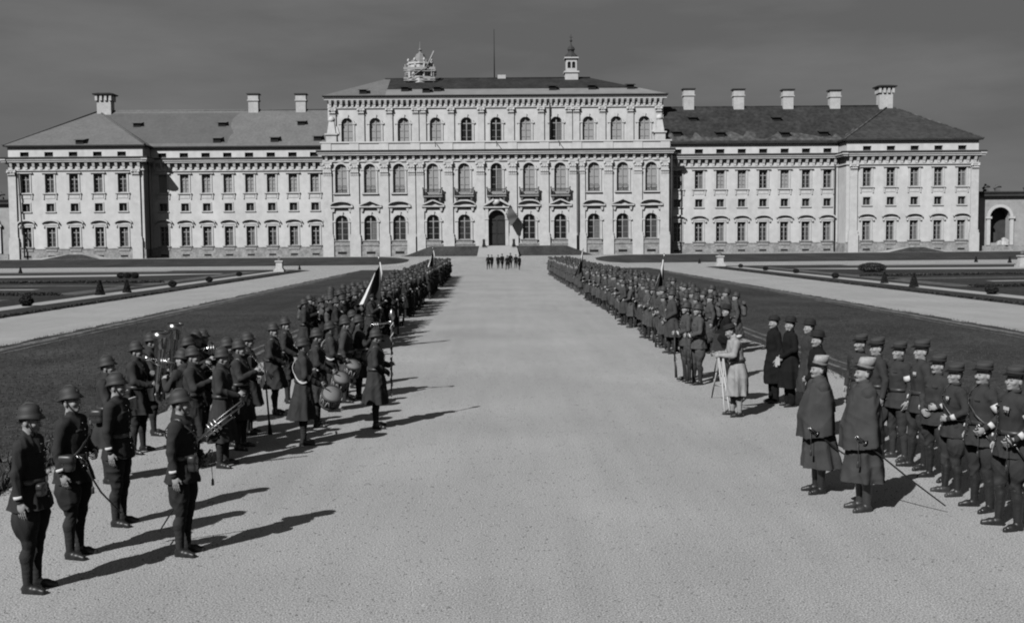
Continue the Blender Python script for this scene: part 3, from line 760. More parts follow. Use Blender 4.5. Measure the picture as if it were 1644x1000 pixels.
for x in UX[2:]:
    for s in (-1, 1): v.box(s * x - .55, s * x + .55, YU - .34, YU - .2, 27.8, 28.35)
part(v, 'attic_vent', DARKW)
for s in (-1, 1):                                       # carved corner volutes standing on the terrace
    m = MB(); x = s * 28.4; m.box(x - .9, x + .9, 2.2, 4.0, 19.7, 21.9); m.box(x - 1.1, x + 1.1, 2.0, 4.2, 21.9, 22.15)
    m.taper(x, 3.1, 22.15, 24.2, .75, .7, .45, .45); m.lathe([(.02, 24.1), (.5, 24.2), (.62, 24.6), (.42, 25.0), (.02, 25.2)], 12, (x, 3.1, 0))
    m.taper(x - s * .9, 3.1, 22.1, 23.4, .45, .5, .1, .3); part(m, 'corner_finial', TRIM)
# roof
ZU, ZUR = 29.3, 33.6; y0, yr, y1 = YU - 1.0, YU + 9, YU + 19
L0, L1, G0, G1 = -30.6, 30.3, -20.5, 17.6
pe = lambda x, t, a, g: (x + (g - x) * t, y0 + (yr - y0) * t, ZU + (ZUR - ZU) * t)
b = MB(); T = .34
def strip(xa, xb, ga, gb, t0, t1, mi):
    P = lambda e, g, t: (e + (g - e) * t, y0 + (yr - y0) * t, ZU + (ZUR - ZU) * t)
    b.poly([P(xa, ga, t0), P(xb, gb, t0), P(xb, gb, t1), P(xa, ga, t1)], mi)
xs = -19.5
strip(L0, xs, G0, xs, 0, T, 0); strip(L0, xs, G0, xs, T, 1, 0)
strip(xs, L1, xs, G1, 0, T, 1); strip(xs, L1, xs, G1, T, 1, 2)
b.poly([(L0, y1, ZU), (L0, y0, ZU), (G0, yr, ZUR)], 0); b.poly([(L1, y0, ZU), (L1, y1, ZU), (G1, yr, ZUR)], 2); b.poly([(G0, yr, ZUR), (G1, yr, ZUR), (L1, y1, ZU), (L0, y1, ZU)], 2)
b.tube([(G0, yr, ZUR), (G1, yr, ZUR)], .2, 6, 2)
b.box(L0, L1, y0 + .02, y0 + .35, ZU - .16, ZU - .01, 3)
mroof = part(b, 'roof', [TILE_L, COPPER, TILE_B, LEDGE])
for px, py in ((583, 150), (650, 146), (684, 148), (702, 146), (887, 144), (950, 143), (1012, 142)):
    d = ray(px, py); best = None
    for t in np.linspace(0, 1, 300):
        Yp = y0 + (yr - y0) * t; k = (PY + Yp) / d.y; e = abs(H + d.z * k - (ZU + (ZUR - ZU) * t))
        if best is None or e < best[0]: best = (e, d.x * k, Yp, ZU + (ZUR - ZU) * t)
    link('dormer', dmesh[1 if px > 640 else -1], mroof, (best[1], best[2] - .6, best[3] - .2))
part(MB().tube([(-.2, yr, 33.4), (-.2, yr, 42.6)], [.11, .06], 8), 'flagpole', IRON)
part(MB().box(.4, 1.9, yr - .4, yr + .4, 33.5, 34.2), 'roof_hatch', CHIM)

# roof turrets: right one complete, left one among repair scaffolding
TOWER = mat('turret_render', .56, .9, .12, 1.0)
WOOD = mat('raw_timber', .36, .85, .3, 3.0, stretch=(1, 1, 5))
def turret(px, s=1.0, shell=None):
    x = aty(px, 130, PY + yr).x
    m = MB(); z = 33.1
    m.box(x - 1.5 * s, x + 1.5 * s, yr - 1.5 * s, yr + 1.5 * s, z, z + 1.3); m.box(x - 1.75 * s, x + 1.75 * s, yr - 1.75 * s, yr + 1.75 * s, z + 1.3, z + 1.6)
    zz = z + 1.6; a = 1.25 * s; ht = 2.3
    wb = MB(); wall(wb, x - a, x + a, zz, zz + ht, yr - a, [(x - a * .42, .62, zz + .55, zz + 1.75, True), (x + a * .42, .62, zz + .55, zz + 1.75, True)], .3)
    m.v, off = m.v, len(m.v); m.add(wb.v, wb.f, 0)
    m.box(x - a, x + a, yr - a + .31, yr + a, zz, zz + ht)
    for k in (-1, 1): m.box(x + k * a * .42 - .3, x + k * a * .42 + .3, yr - a + .29, yr - a + .305, zz + .56, zz + 1.7, 1)
    m.box(x - a - .3, x + a + .3, yr - a - .3, yr + a + .3, zz + ht, zz + ht + .25)
    t = part(m, 'roof_turret', [TOWER, DARKW])
    d = MB(); z2 = zz + ht + .25
    d.lathe([(a + .35, z2), (a + .2, z2 + .35), (a * .75, z2 + .8), (a * .55, z2 + 1.0), (a * .55, z2 + 1.35), (a * .72, z2 + 1.45), (a * .6, z2 + 1.9), (a * .25, z2 + 2.25), (.08, z2 + 2.5), (.06, z2 + 3.0)], 8, (x, yr, 0), smooth=False)
    d.build('cupola', LEDGE if shell is None else shell, t)
    f = MB(); f.lathe([(.05, z2 + 2.9), (.28, z2 + 3.15), (.05, z2 + 3.4)], 8, (x, yr, 0)); f.tube([(x, yr, z2 + 3.3), (x, yr, z2 + 4.3)], .05, 6)
    f.box(x - .3, x + .3, yr - .04, yr + .04, z2 + 3.75, z2 + 3.85); f.build('finial', IRON, t)
    return x, t
turret(917, .8)
x = aty(675, 130, PY + yr).x
m = MB(); m.lathe([(2.7, 32.6), (2.7, 33.5), (2.85, 33.55), (2.85, 33.75), (2.2, 33.8), (1.9, 33.85), (1.9, 34.9), (2.3, 35.0), (2.3, 36.0), (2.5, 36.1), (2.5, 36.4), (1.7, 36.5)], 8, (x, yr, 0), smooth=False)
for k in range(8):
    a = PI / 8 + k * PI / 4; m.taper(x + 2.15 * math.cos(a), yr + 2.15 * math.sin(a), 33.75, 36.6, .2, .2, .16, .16); m.lathe([(.02, 36.5), (.24, 36.7), (.2, 37.0), (.02, 37.2)], 6, (x + 2.3 * math.cos(a), yr + 2.3 * math.sin(a), 0))
tt = part(m, 'roof_turret', TOWER)
m = MB(); m.lathe([(2.0, 36.4), (1.75, 36.9), (1.2, 37.25), (.9, 37.7), (.75, 38.1), (.3, 38.35), (.2, 38.6), (.38, 38.9), (.1, 39.15), (.05, 40.4)], 8, (x, yr, 0), smooth=False); m.build('cupola', COPPER, tt)
sc = MB()
for dx in (-2.6, -.9, .9, 2.6):
    for dy in (-2.4, 2.4): sc.tube([(x + dx, yr + dy, 32.2), (x + dx, yr + dy, 35.9)], .08, 6)
for zz, w_ in ((32.9, .3), (34.6, .45)):
    for dy in (-2.5, 2.2): sc.box(x - 2.9, x + 2.9, yr + dy - .12, yr + dy + .3, zz, zz + .14); sc.box(x - 2.9, x + 2.9, yr + dy, yr + dy + .06, zz + .35, zz + .35 + w_)
sc.tube([(x + 1.4, yr - 2.7, 35.4), (x + 2.75, yr - 2.8, 38.2)], .16, 6); sc.tube([(x - 2.6, yr - 2.55, 32.9), (x + 1.6, yr - 2.75, 35.6)], .07, 6)
sc.build('scaffold', WOOD, tt)

# --- arcaded galleries beyond the pavilions
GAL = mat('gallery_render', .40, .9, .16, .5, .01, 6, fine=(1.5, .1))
def gallery(s, label):
    ya, x0, x1 = 3.0, 84.6, 150
    g = empty('gallery', (s * 84.6, PY + ya, 0), label, 'gallery')
    P = lambda mb, nm, m, par=g: mb.build(nm, m, par)
    xs = [3.6 + 7.4 * i for i in range(8)]
    b = MB(); wl = MB()
    wall(wl, -1.0, 62, .9, 11.0, 0, [(x, 3.6, 2.4, 8.6, True) for x in xs], 1.6)
    if s < 0: wl.v = [(-x, y, z) for x, y, z in wl.v]; wl.f = [f[::-1] for f in wl.f]
    P(wl, 'arcade_wall', GAL)
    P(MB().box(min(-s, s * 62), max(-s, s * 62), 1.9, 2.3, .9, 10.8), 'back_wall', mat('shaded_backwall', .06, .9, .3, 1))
    c = MB(); c.box(min(-s, s * 62), max(-s, s * 62), -.6, .02, 10.5, 11.1, 0); c.box(min(-s, s * 62), max(-s, s * 62), -.8, 3, 11.1, 11.35, 0); P(c, 'cornice', LEDGE)
    for x in xs:
        a = MB(); o = arch_pts(0, 4.6, 9.1, 14); q = arch_pts(0, 3.62, 8.61, 14)
        for k in range(14): a.prism([o[k], q[k], q[k + 1], o[k + 1]], -.25, .02)
        for k in (-1, 1): a.box(k * 2.05 - .3, k * 2.05 + .3, -.3, .02, 2.0, 6.6); a.box(k * 2.05 - .5, k * 2.05 + .5, -.45, .02, 6.6, 7.0)
        a.build('arch_surround', TRIM, g, (s * x, 0, 0))
    for i, x in enumerate([1.2, 3.2, 8.4, 10.6, 15.4, 18]):
        a = MB(); a.taper(s * x, .3, 11.3, 11.8, .45, .3, .35, .25); a.tube([(s * x - .6, .3, 11.85), (s * x, .3, 12.3), (s * x + .7, .25, 12.15)], [.16, .3, .12], 7); a.lathe([(.02, 12.3), (.2, 12.4), (.2, 12.6), (.02, 12.75)], 8, (s * x - .1, .3, 0)); P(a, 'roof_sculpture', mat('sooty_stone', .12, .9, .3, 2))
    r = MB(); r.box(min(-s, s * 62), max(-s, s * 62), -2.6, -.05, 1.0, 1.9); P(r, 'terrace_step', STONE)
gallery(1, 'low arcaded gallery with tall arch and roof sculptures, right end of palace')
gallery(-1, 'low arcaded gallery mostly hidden beyond the left end pavilion of palace')

# stone heap before the right gallery
b = MB()
for i in range(16):
    a = random.uniform(0, 6.28); r = random.uniform(0, 1.2); h_ = .55 * (1.5 - r)
    b.lathe([(.02, 0), (random.uniform(.3, .55), .1), (random.uniform(.25, .5), .45 + h_), (.02, .6 + h_)], 7, (r * math.cos(a), r * .6 * math.sin(a), 0), smooth=False)
p = aty(1612, 386, PY + 1.2); o = b.build('stone_heap', mat('broken_stone', .5, .95, .3, 2.5, .05), None, (p.x, PY + 1.2, 1.9)); tag(o, 'pale heap of rubble before the arch of the right gallery', 'rubble')

# pedestals with urns / statues at the garden corners
def pedestal(px, py, h, fig, label):
    p = at(px, py); t = empty('pedestal', (p.x, p.y, 0), label, 'statue'); t.scale = (.80, .80, .74)
    ST = mat('garden_stone', .58, .9, .22, 3, .02, 8)
    m = MB(); m.box(-.75, .75, -.75, .75, 0, .35); m.box(-.6, .6, -.6, .6, .35, .55); m.taper(0, 0, .55, 1.6, .48, .48, .44, .44); m.box(-.58, .58, -.58, .58, 1.6, 1.8); m.build('plinth', ST, t)
    f = Field(.05); z = 1.75
    if fig: f.cap((0, 0, z), .3, (0, 0, z + .2), .26).ell((.05, 0, z + .35), (.3, .24, .2)).ell((-.08, -.05, z + .55), .15).cap((.1, 0, z + .35), .09, (.34, -.05, z + .15), .08)
    else: f.cap((0, 0, z), .22, (0, 0, z + .1), .12).ell((0, 0, z + .32), (.3, .3, .24)).cap((0, 0, z + .5), .2, (0, 0, z + .56), .24).ell((0, 0, z + .66), (.13, .13, .12))
    v, q = f.data(.01, 3); link('sculpture', qmesh('sculpture', v, q, mat('lichened_statue', .16, .9, .4, 4)), t)
pedestal(449, 436.5, 2, True, 'weathered statue on a white pedestal where left path meets the cross walk')
pedestal(1156, 427.5, 2, True, 'weathered statue on a white pedestal where right path meets the cross walk')
pedestal(1641, 429, 2, False, 'white pedestal with urn cut by the right picture edge near the gallery')

# dark seated lions flanking the top of the portal ramp
def lion(px, py, s, label):
    p = aty(px, py, 177.4)
    f = Field(.04); f.cap((0, 0, .1), .26, (0, .5, .35), .3).cap((0, -.1, .45), .26, (0, -.25, .85), .22).ell((0, -.32, 1.15), (.25, .26, .27)).ell((0, -.56, 1.08), (.12, .14, .11))
    for k in (-1, 1): f.cap((k * .16, -.3, .6), .09, (k * .16, -.42, .05), .09).cap((k * .2, .3, .25), .16, (k * .26, .1, .08), .1).ell((k * .17, -.26, 1.38), .06)
    f.cap((0, .7, .2), .06, (.3, .75, .15), .07)
    v, q = f.data(.012, 5, 0); t = link('lion_statue', qmesh('lion_statue', v, q, mat('dark_bronze', .03, .6, .3, 4)), None, (p.x, 177.3, 2.45)); t.scale = (.95, .95, .95); tag(t, label, 'statue')
    m = MB(); m.box(-.5, .5, -.7, .95, -1.2, 0); m.build('base', STONE, t)
lion(777, 396, 1, 'dark seated lion left of the ramp to the portal')
lion(825, 396, 1, 'dark seated lion right of the ramp to the portal')

# banner hung on a slanting staff beside the portal
bn = empty('banner', (3.3, PY, 9.0), 'grey banner on a slanting staff over the door of the palace', 'banner')
MB().tube([(-1.75, -.45, -1.1), (-1.0, -1.75, .55)], .05, 8).build('staff', IRON, bn)
def cloth_mesh(P, nu, nv, m, name, th=.012, mi=None):
    g = [[Vector(P(i / nu, j / nv)) for j in range(nv + 1)] for i in range(nu + 1)]
    v = [tuple(g[i][j]) for i in range(nu + 1) for j in range(nv + 1)]
    w = nv + 1; q = []; ms = []
    for i in range(nu):
        for j in range(nv):
            q.append((i * w + j, i * w + j + 1, i * w + w + j + 1, i * w + w + j)); ms.append(mi((i + .5) / nu, (j + .5) / nv) if mi else 0)
    me = qmesh(name, np.array(v), np.array(q), m, np.array(ms)); return me
FL_G = mat('grey_bunting', .10, .9, .12, 2)
me = cloth_mesh(lambda u, t: (-1.05 + 1.35 * u * (1 - t) - .6 * t * (1 - u) + .1 * u * t, -1.6 - .2 * u + .4 * t * (1 - u) + .13 * math.sin(7 * u + 5 * t), .5 - 2.0 * u * (1 - t) - 1.9 * t * (1 - u) - 3.6 * u * t), 14, 14, FL_G, 'cloth')
link('cloth', me, bn)

# clipped shrubs and low hedges of the parterres
BOX = [mat('box_leaf_%s' % n, v, .8, .35, 5) for n, v in (('dark', .018), ('mid', .03), ('light', .05))]
def leafy(n, inside, size, seed):
    """a clipped crown made of n leaf-sized faces spread through its outer volume"""
    g = np.random.default_rng(seed); P = inside(g, n); a = g.normal(size=(n, 3)); a /= np.linalg.norm(a, axis=1)[:, None]
    t = np.cross(a, g.normal(size=(n, 3))); t /= np.linalg.norm(t, axis=1)[:, None]; bb = np.cross(a, t); s_ = size * g.uniform(.6, 1.4, n)[:, None]
    v = np.stack([P - t * s_, P + bb * s_ * .5, P + t * s_, P - bb * s_ * .5], 1).reshape(-1, 3)
    q = np.arange(4 * n).reshape(n, 4)
    return v, q, g.choice([0, 1, 1, 2], n)
def ball(r, h):
    def f(g, n):
        d = g.normal(size=(n, 3)); d /= np.linalg.norm(d, axis=1)[:, None]; k = g.uniform(.55, 1.0, n)[:, None] ** .5 * (1 + .08 * np.sin(5 * d[:, :1] + 3) * np.sin(4 * d[:, 1:2]))
        return np.array([0, 0, h * .5]) + d * k * np.array([r, r, h * .52])
    return f
def conef(r, h):
    def f(g, n):
        z = g.uniform(0, 1, n) ** 1.25; a = g.uniform(0, 6.28, n); k = (1 - z * .8) * g.uniform(.6, 1.05, n) * r
        return np.stack([k * np.cos(a), k * np.sin(a), z * h], 1)
    return f
SHR = {}
def shrub(px, py, kind, k, label, group):
    p = at(px, py)
    if kind not in SHR:
        fn, nm = {'ball': (ball(.62, 1.0), 'clipped_shrub'), 'cone': (conef(.6, 1.75), 'clipped_conifer'), 'mass': (ball(1.9, 1.35), 'garden_bush')}[kind]
        v, q, mi = leafy({'ball': 2200, 'cone': 2600, 'mass': 5200}[kind], fn, .07, 11); SHR[kind] = (qmesh('crown', v, q, BOX, mi), MB().lathe([(.05, 0), (.045, .5), (.03, .9)], 7).mesh('trunk', mat('bark', .06, .9, .4, 6)), nm)
    c, t, nm = SHR[kind]
    o = empty(nm, (p.x, p.y, tz(p.y)), label, 'shrub' if kind != 'cone' else 'conifer', group, random.uniform(0, 6))
    k *= .52 if kind != 'mass' else .74; o.scale = (k, k, k); link('crown', c, o); link('trunk', t, o)
G1 = 'clipped shrubs along the parterre paths'
side = {-1: 'left', 1: 'right'}
seq = {-1: [(43, 492, 'ball', 1.15), (160.6, 474, 'cone', 1.1), (204, 470, 'cone', 1.0), (277, 461, 'ball', 1.0), (336, 453, 'ball', .95), (384, 444, 'ball', .95), (481, 433, 'cone', .62), (33, 438.5, 'cone', .8)],
       1: [(1189, 430, 'ball', .9), (1229, 434.5, 'ball', .9), (1278, 439, 'ball', .9), (1341, 447, 'ball', .95), (1419.6, 455, 'cone', .95), (1467, 461, 'cone', 1.05), (1592, 473, 'ball', 1.15), (1123, 423, 'cone', .72), (1567, 421, 'cone', .85), (1621, 422, 'cone', .85)]}
names = {-1: ['round clipped shrub nearest the camera by the left parterre path', 'tall dark conifer next after the nearest round shrub, left parterre', 'cone shaped conifer between the tall one and the round shrubs, left parterre', 'first small round shrub beyond the two cones, left parterre', 'second small round shrub beyond the two cones, left parterre', 'third small round shrub beyond the two cones, left parterre', 'thin dark conifer just right of the left statue pedestal', 'lone small conifer on the cross walk at the left picture edge'],
         1: ['round shrub nearest the right statue pedestal', 'second round shrub out from the right statue pedestal', 'third round shrub out from the right statue pedestal', 'fourth round shrub out from the right statue pedestal, before the cones', 'slimmer dark cone conifer beside the bush mass, right parterre', 'larger dark cone conifer before the nearest round shrub, right parterre', 'big round shrub nearest the right picture edge by the path', 'thin dark conifer just left of the right statue pedestal', 'small conifer before the bank below the right pavilion end', 'small conifer before the bank below the right gallery arch']}
for s in (-1, 1):
    for (px, py, k, sc_), lb in zip(seq[s], names[s]): shrub(px, py, k, sc_, lb, G1)
shrub(1400, 437, 'mass', .95, 'broad leafy bush on the bright arc path, right parterre', None)
for i, (px, lb) in enumerate(((194, 'left of the three dark bushes on the arc path'), (205, 'middle of the three dark bushes on the arc path'), (217, 'right of the three dark bushes on the arc path'))): shrub(px, 447, 'ball', 1.15, lb, 'three dark bushes on the arc path')
def hedge(pts, h, w, label):
    P = [Vector((x, y, 0)) for x, y in pts]; L = sum((b_ - a_).length for a_, b_ in zip(P, P[1:])); n = int(L * 90)
    def fn(g, n):
        t = g.uniform(0, len(P) - 1, n); i = np.minimum(t.astype(int), len(P) - 2); f = (t - i)[:, None]
        A = np.array([tuple(p) for p in P]); c = A[i] * (1 - f) + A[i + 1] * f
        return c + np.stack([g.uniform(-w, w, n), g.uniform(-w, w, n), g.uniform(0, h, n)], 1)
    v, q, mi = leafy(n, fn, .10, len(label)); c = v.mean(0); c[2] = 0
    o = link('hedge', qmesh('hedge', v - c, q, BOX, mi), None, tuple(c)); tag(o, label, 'hedge', 'low hedges of the parterres')
for s in (-1, 1):
    d = side[s]; e = 0 if s < 0 else 2.8
    hedge([(s * (29.2 + e), 93), (s * (58 + e), 96)], .20, .3, 'middle low dark hedge across the %s parterre' % d)
    hedge([(s * (29.2 + e), 71), (s * (60 + e), 74)], .20, .3, 'nearer low dark hedge across the %s parterre' % d)
    hedge([(s * (23.25 + e), 30), (s * (23.25 + e), 125)], .06, .10, 'low clipped edging between %s gravel path and shrubs' % d)
# ================================================================ people
SKIN = mat('skin', .34, .6, .12, 9, spec=.3); HAIR = mat('dark_hair', .025, .7, .3, 30); LIP = mat('lips', .22, .6, .1, 9); EYE = mat('eye_shade', .07, .4, .2, 20)
SK = [SKIN, HAIR, LIP, EYE]
def cloth(n, v, var=.18): return mat(n, v, .95, var, 7, .004, 120, .12, fine=(2.2, .12))
NAVY = cloth('dark_serge', .038); COAT = cloth('horizon_wool', .045); COATR = cloth('sunlit_greatcoat', .075); KHAKI = cloth('officer_cloth', .048); CAPE = cloth('cape_wool', .064)  # COATR is paler: sun on the right ranks put into the cloth colour
BLACKC = cloth('black_overcoat', .014); LIGHTC = cloth('pale_dustcoat', .33); TROUS = cloth('dark_breeches', .036)
LEATH = mat('black_leather', .022, .42, .3, 9, spec=.5); BROWN = mat('brown_leather', .045, .4, .3, 9, spec=.5); PUTT = mat('wool_puttee', .042, .95, .15, 6, .004, 60, .1, stretch=(1, 1, 8))
STEEL = mat('painted_helmet', .038, .65, .2, 6, spec=.5); PATCH = mat('white_cloth', .62, .9, .1, 8); BRASS = mat('polished_brass', .17, .32, .1, 5, spec=.5, metal=1.0)
SILV = mat('bright_steel', .30, .35, .1, 6, metal=1.0); DARKM = mat('blued_steel', .05, .35, .2, 6, metal=.6); WOODR = mat('stock_wood', .05, .5, .3, 6, stretch=(1, 1, 6)); DRUMSKIN = mat('drum_skin', .20, .8, .1, 6)
FELT = mat('black_felt', .022, .85, .2, 8); KEPID = mat('dark_kepi_cloth', .06, .9, .15, 8); KEPIL = mat('embroidered_pale_kepi', .36, .85, .35, 26, .006, 60); PACKM = cloth('canvas_pack', .09, .3)
EBON = mat('ebony', .02, .35, .2, 8, spec=.5)
V = lambda *a: np.array(a, float)
def unit(v): return v / (np.linalg.norm(v) + 1e-12)

ARMS = {  # (elbow, wrist, hand direction, finger curl) for the side +1 (right), facing +Y; x mirrored for the left
 'down': ((.245, -.035, 1.165), (.262, .035, .925), (-.05, .15, -1), .35),
 'stiff': ((.235, -.02, 1.16), (.235, .02, .905), (0, .06, -1), .2),
 'hilt': ((.275, -.075, 1.19), (.235, .125, 1.03), (-.2, .6, -.5), 1.0),
 'play': ((.265, .11, 1.19), (.085, .30, 1.30), (-.6, .3, .6), .9),
 'playlow': ((.26, .09, 1.17), (.09, .29, 1.10), (-.6, .5, .1), .9),
 'drum': ((.275, .02, 1.17), (.17, .25, 1.02), (-.2, .9, -.3), 1.0),
 'clasp': ((.265, .00, 1.165), (.055, .215, 1.0), (-.8, .3, -.3), .7),
 'grip': ((.26, .05, 1.17), (.10, .27, 1.08), (-.5, .5, .5), 1.1),
 'griphi': ((.25, .10, 1.18), (.04, .27, 1.27), (-.6, .3, .5), 1.1),
 'staff': ((.27, .02, 1.18), (.235, .235, 1.10), (-.1, .6, .3), 1.1),
 'reach': ((.24, .10, 1.20), (.16, .33, 1.24), (-.2, 1, .1), .7),
 'belt': ((.29, -.03, 1.18), (.17, .16, 1.07), (-.8, .5, -.1), .8),
 'swing': ((.24, .08, 1.17), (.23, .22, .98), (0, .5, -1), .5), 'swingb': ((.24, -.11, 1.17), (.25, -.13, .93), (0, .0, -1), .5),
}
HEADP = np.array([0, 0, 1.53])
def rotm(yaw, pitch):
    cy, sy, cp, sp_ = math.cos(yaw), math.sin(yaw), math.cos(pitch), math.sin(pitch)
    return np.array([[cy, -sy, 0], [sy, cy, 0], [0, 0, 1]]) @ np.array([[1, 0, 0], [0, cp, -sp_], [0, sp_, cp]])

class Man:
    def __init__(s, armR='down', armL='down', yaw=0.0, pitch=0.0, stance='stand', fat=1.0, lean=0.0, hi=True, sway=0.0):
        s.sway = sway; s.fat = fat; s.hi = hi; s.M = rotm(yaw, pitch); s.arm = {}
        for sd, nm in ((1, armR), (-1, armL)):
            e, w, d, c = ARMS[nm] if isinstance(nm, str) else nm; m = V(sd, 1, 1)
            s.arm[sd] = (V(*e) * m, V(*w) * m, unit(V(*d) * m), c)
        s.leg = {}
        for sd in (1, -1):
            hip, kn, an, to = V(sd * .088, 0, .92), V(sd * .092, .012, .49), V(sd * .092, -.015, .09), V(sd * .125, .155, .035)
            if stance == 'apart': kn, an, to = V(sd * .125, .012, .49), V(sd * .15, -.015, .09), V(sd * .195, .15, .035)
            if stance == 'easy' and sd > 0: kn, an, to = V(.13, .06, .49), V(.15, .06, .09), V(.21, .22, .035)
            if stance == 'walk':
                if sd > 0: kn, an, to = V(.09, .20, .52), V(.09, .26, .10), V(.11, .42, .06)
                else: kn, an, to = V(-.09, -.06, .49), V(-.09, -.27, .16), V(-.11, -.13, .04)
            s.leg[sd] = (hip, kn, an, to)
        s.lean = lean
    def L(s, v):                                        # bend forward above the hips
        if s.lean:
            v = v.copy(); m = v[:, 2] > .95; y, z = v[m, 1], v[m, 2] - .95; k = np.minimum(1, z / .15) * s.lean
            v[m, 1] = y * np.cos(k) + z * np.sin(k); v[m, 2] = .95 + z * np.cos(k) - y * np.sin(k)
        if s.sway:                                      # weight on one hip, chest turned a little
            v = v.copy(); z = np.clip(v[:, 2], 0, 1.8); v[:, 0] += s.sway * .035 * np.sin(PI * z / 1.75); a = s.sway * .10 * np.clip((z - .8) / .5, 0, 1); x, y = v[:, 0].copy(), v[:, 1].copy(); v[:, 0] = x * np.cos(a) - y * np.sin(a); v[:, 1] = x * np.sin(a) + y * np.cos(a)
        return v
    def hd(s, p): return HEADP + s.M @ (V(*p) - HEADP)
    # ---- the body: one surface from crown to feet, hands with five fingers
    def body(s):
        def torso(f, legs=True):
            f.ell((0, 0, .97), (.135, .092, .12)).ell((0, 0, 1.10), (.12 * s.fat, .088 * s.fat, .15), k=.05).ell((0, .0, 1.28), (.15, .10, .17), k=.05)
            f.cap((-.14, 0, 1.40), .046, (.14, 0, 1.40), .046, .04).cap((0, -.012, 1.43), .062, s.hd((0, .0, 1.57)), .052, .04)
            if legs:
                for sd in (1, -1):
                    h, kn, an, to = s.leg[sd]; f.cap(h, .076, kn, .045, .04).cap(kn, .045, kn * .6 + an * .4 + V(0, -.02, 0), .044, .03).cap(kn * .6 + an * .4 + V(0, -.02, 0), .044, an, .032, .03).cap(an + V(0, -.02, -.045), .028, to - V(0, .03, 0), .022, .03)
            for sd in (1, -1):
                e, w, d, c = s.arm[sd]; f.cap((sd * .165, 0, 1.395), .042, e, .032, .03).cap(e, .032, w, .025, .02)
        def head(f):
            H_ = s.hd; M = s.M
            f.ell(H_((0, -.008, 1.655)), (.075, .094, .098), M).ell(H_((0, .036, 1.60)), (.057, .060, .078), M, .03).ell(H_((0, .076, 1.548)), (.026, .022, .02), M, .02)
            f.cap(H_((0, .088, 1.643)), .008, H_((0, .110, 1.606)), .0105, .012).cap(H_((-.034, .078, 1.652)), .013, H_((.034, .078, 1.652)), .013, .015)
            for sd in (1, -1):
                f.ell(H_((sd * .040, .066, 1.612)), (.024, .022, .022), M, .02).ell(H_((sd * .076, -.006, 1.618)), (.011, .021, .031), M, .008)
                f.ell(H_((sd * .030, .100, 1.635)), (.014, .016, .009), M, .008, True)
            f.ell(H_((0, .094, 1.580)), (.024, .011, .007), M, .006).ell(H_((0, .093, 1.567)), (.021, .011, .007), M, .006).ell(H_((0, .108, 1.5735)), (.024, .01, .0022), M, .003, True)
        def hand(f, sd):
            e, w, d, c = s.arm[sd]; fore = unit(w - e)
            inn = unit(V(-sd, .15, 0) - d * np.dot(V(-sd, .15, 0), d)) if abs(d[0]) < .75 else unit(V(0, -1, 0) - d * np.dot(V(0, -1, 0), d))
            a = np.cross(d, inn) * 1.0; a = unit(a)
            if a[1] < 0 and abs(d[2]) > .5: a = -a
            if abs(d[2]) <= .5 and a[2] < 0: a = -a
            Mh = np.stack([a, inn, d], 1)
            f.cap(w - fore * .05, .026, w, .025, .01).ell(w + d * .048, (.041, .019, .052), Mh, .015)
            for o, ln in ((.031, .072), (.0105, .082), (-.0105, .076), (-.031, .060)):
                p = w + d * .088 + a * o; dr = d; r = .0088
                for kk, q in enumerate((.45, .32, .25)):
                    ang = c * (.75 if kk == 0 else 1.0); dr = unit(dr * math.cos(ang) + np.cross(np.cross(dr, inn), dr) * math.sin(ang)) if ang else dr
                    p2 = p + dr * ln * q * 1.05; f.cap(p, r, p2, r * .92, .003); p = p2; r *= .92
            p = w + d * .028 + a * .030; d1 = unit(d * .75 + a * .55 + inn * .35); p2 = p + d1 * .042; f.cap(p, .0125, p2, .0105, .008); d2 = unit(d * .95 + a * .05 + inn * .45); f.cap(p2, .0105, p2 + d2 * .03, .009, .003)
        parts = []
        if s.hi:
            f = Field(.011); torso(f); parts.append(f.data())
            f = Field(.0062); f.cap((0, -.012, 1.47), .05, s.hd((0, 0, 1.57)), .051, .02); head(f); parts.append(f.data())
            for sd in (1, -1): f = Field(.0048); hand(f, sd); parts.append(f.data())
        else:
            f = Field(.016); torso(f); head(f)
            parts.append(f.data())
            for sd in (1, -1): f = Field(.0085); hand(f, sd); parts.append(f.data())
        off = 0; vs, qs = [], []
        for v, q in parts: vs.append(v); qs.append(q + off); off += len(v)
        v = np.concatenate(vs); q = np.concatenate(qs); c = v[q].mean(1); g = (c - HEADP) @ s.M + HEADP; mi = np.zeros(len(q), int)
        x, y, z = np.abs(g[:, 0]), g[:, 1], g[:, 2]; hz = z > 1.53
        mi[hz & ((y < -.035 - (z < 1.60) * .015) & (z > 1.575) | (z > 1.70) | (y < .0) & (z > 1.645))] = 1
        mi[hz & (y > .082) & (x < .026) & (np.abs(z - 1.5735) < .008)] = 2
        mi[hz & (y > .06) & (np.abs(x - .030) < .011) & (np.abs(z - 1.636) < .0045)] = 3
        mi[hz & (y > .06) & (np.abs(x - .031) < .019) & (np.abs(z - 1.656) < .0035)] = 3
        v = s.L(v); v[:, 2] = np.maximum(v[:, 2], .004)
        return qmesh('person', v, q, SK, mi)
    def _g(s, f, nm, m, wr=.004, wl=.10, seed=1, floor=None, lean=True):
        v, q = f.data(wr, seed, floor, wl)
        return (nm, qmesh(nm, s.L(v) if lean else v, q, m))
    def sleeves(s, f, r0, r1, r2, cut=.0):
        for sd in (1, -1):
            e, w, d, c = s.arm[sd]; fo = unit(w - e)
            f.cap((sd * .172, 0, 1.412), r0, e, r1, .045).cap(e, r1, w - fo * (.012 + cut), r2, .02)
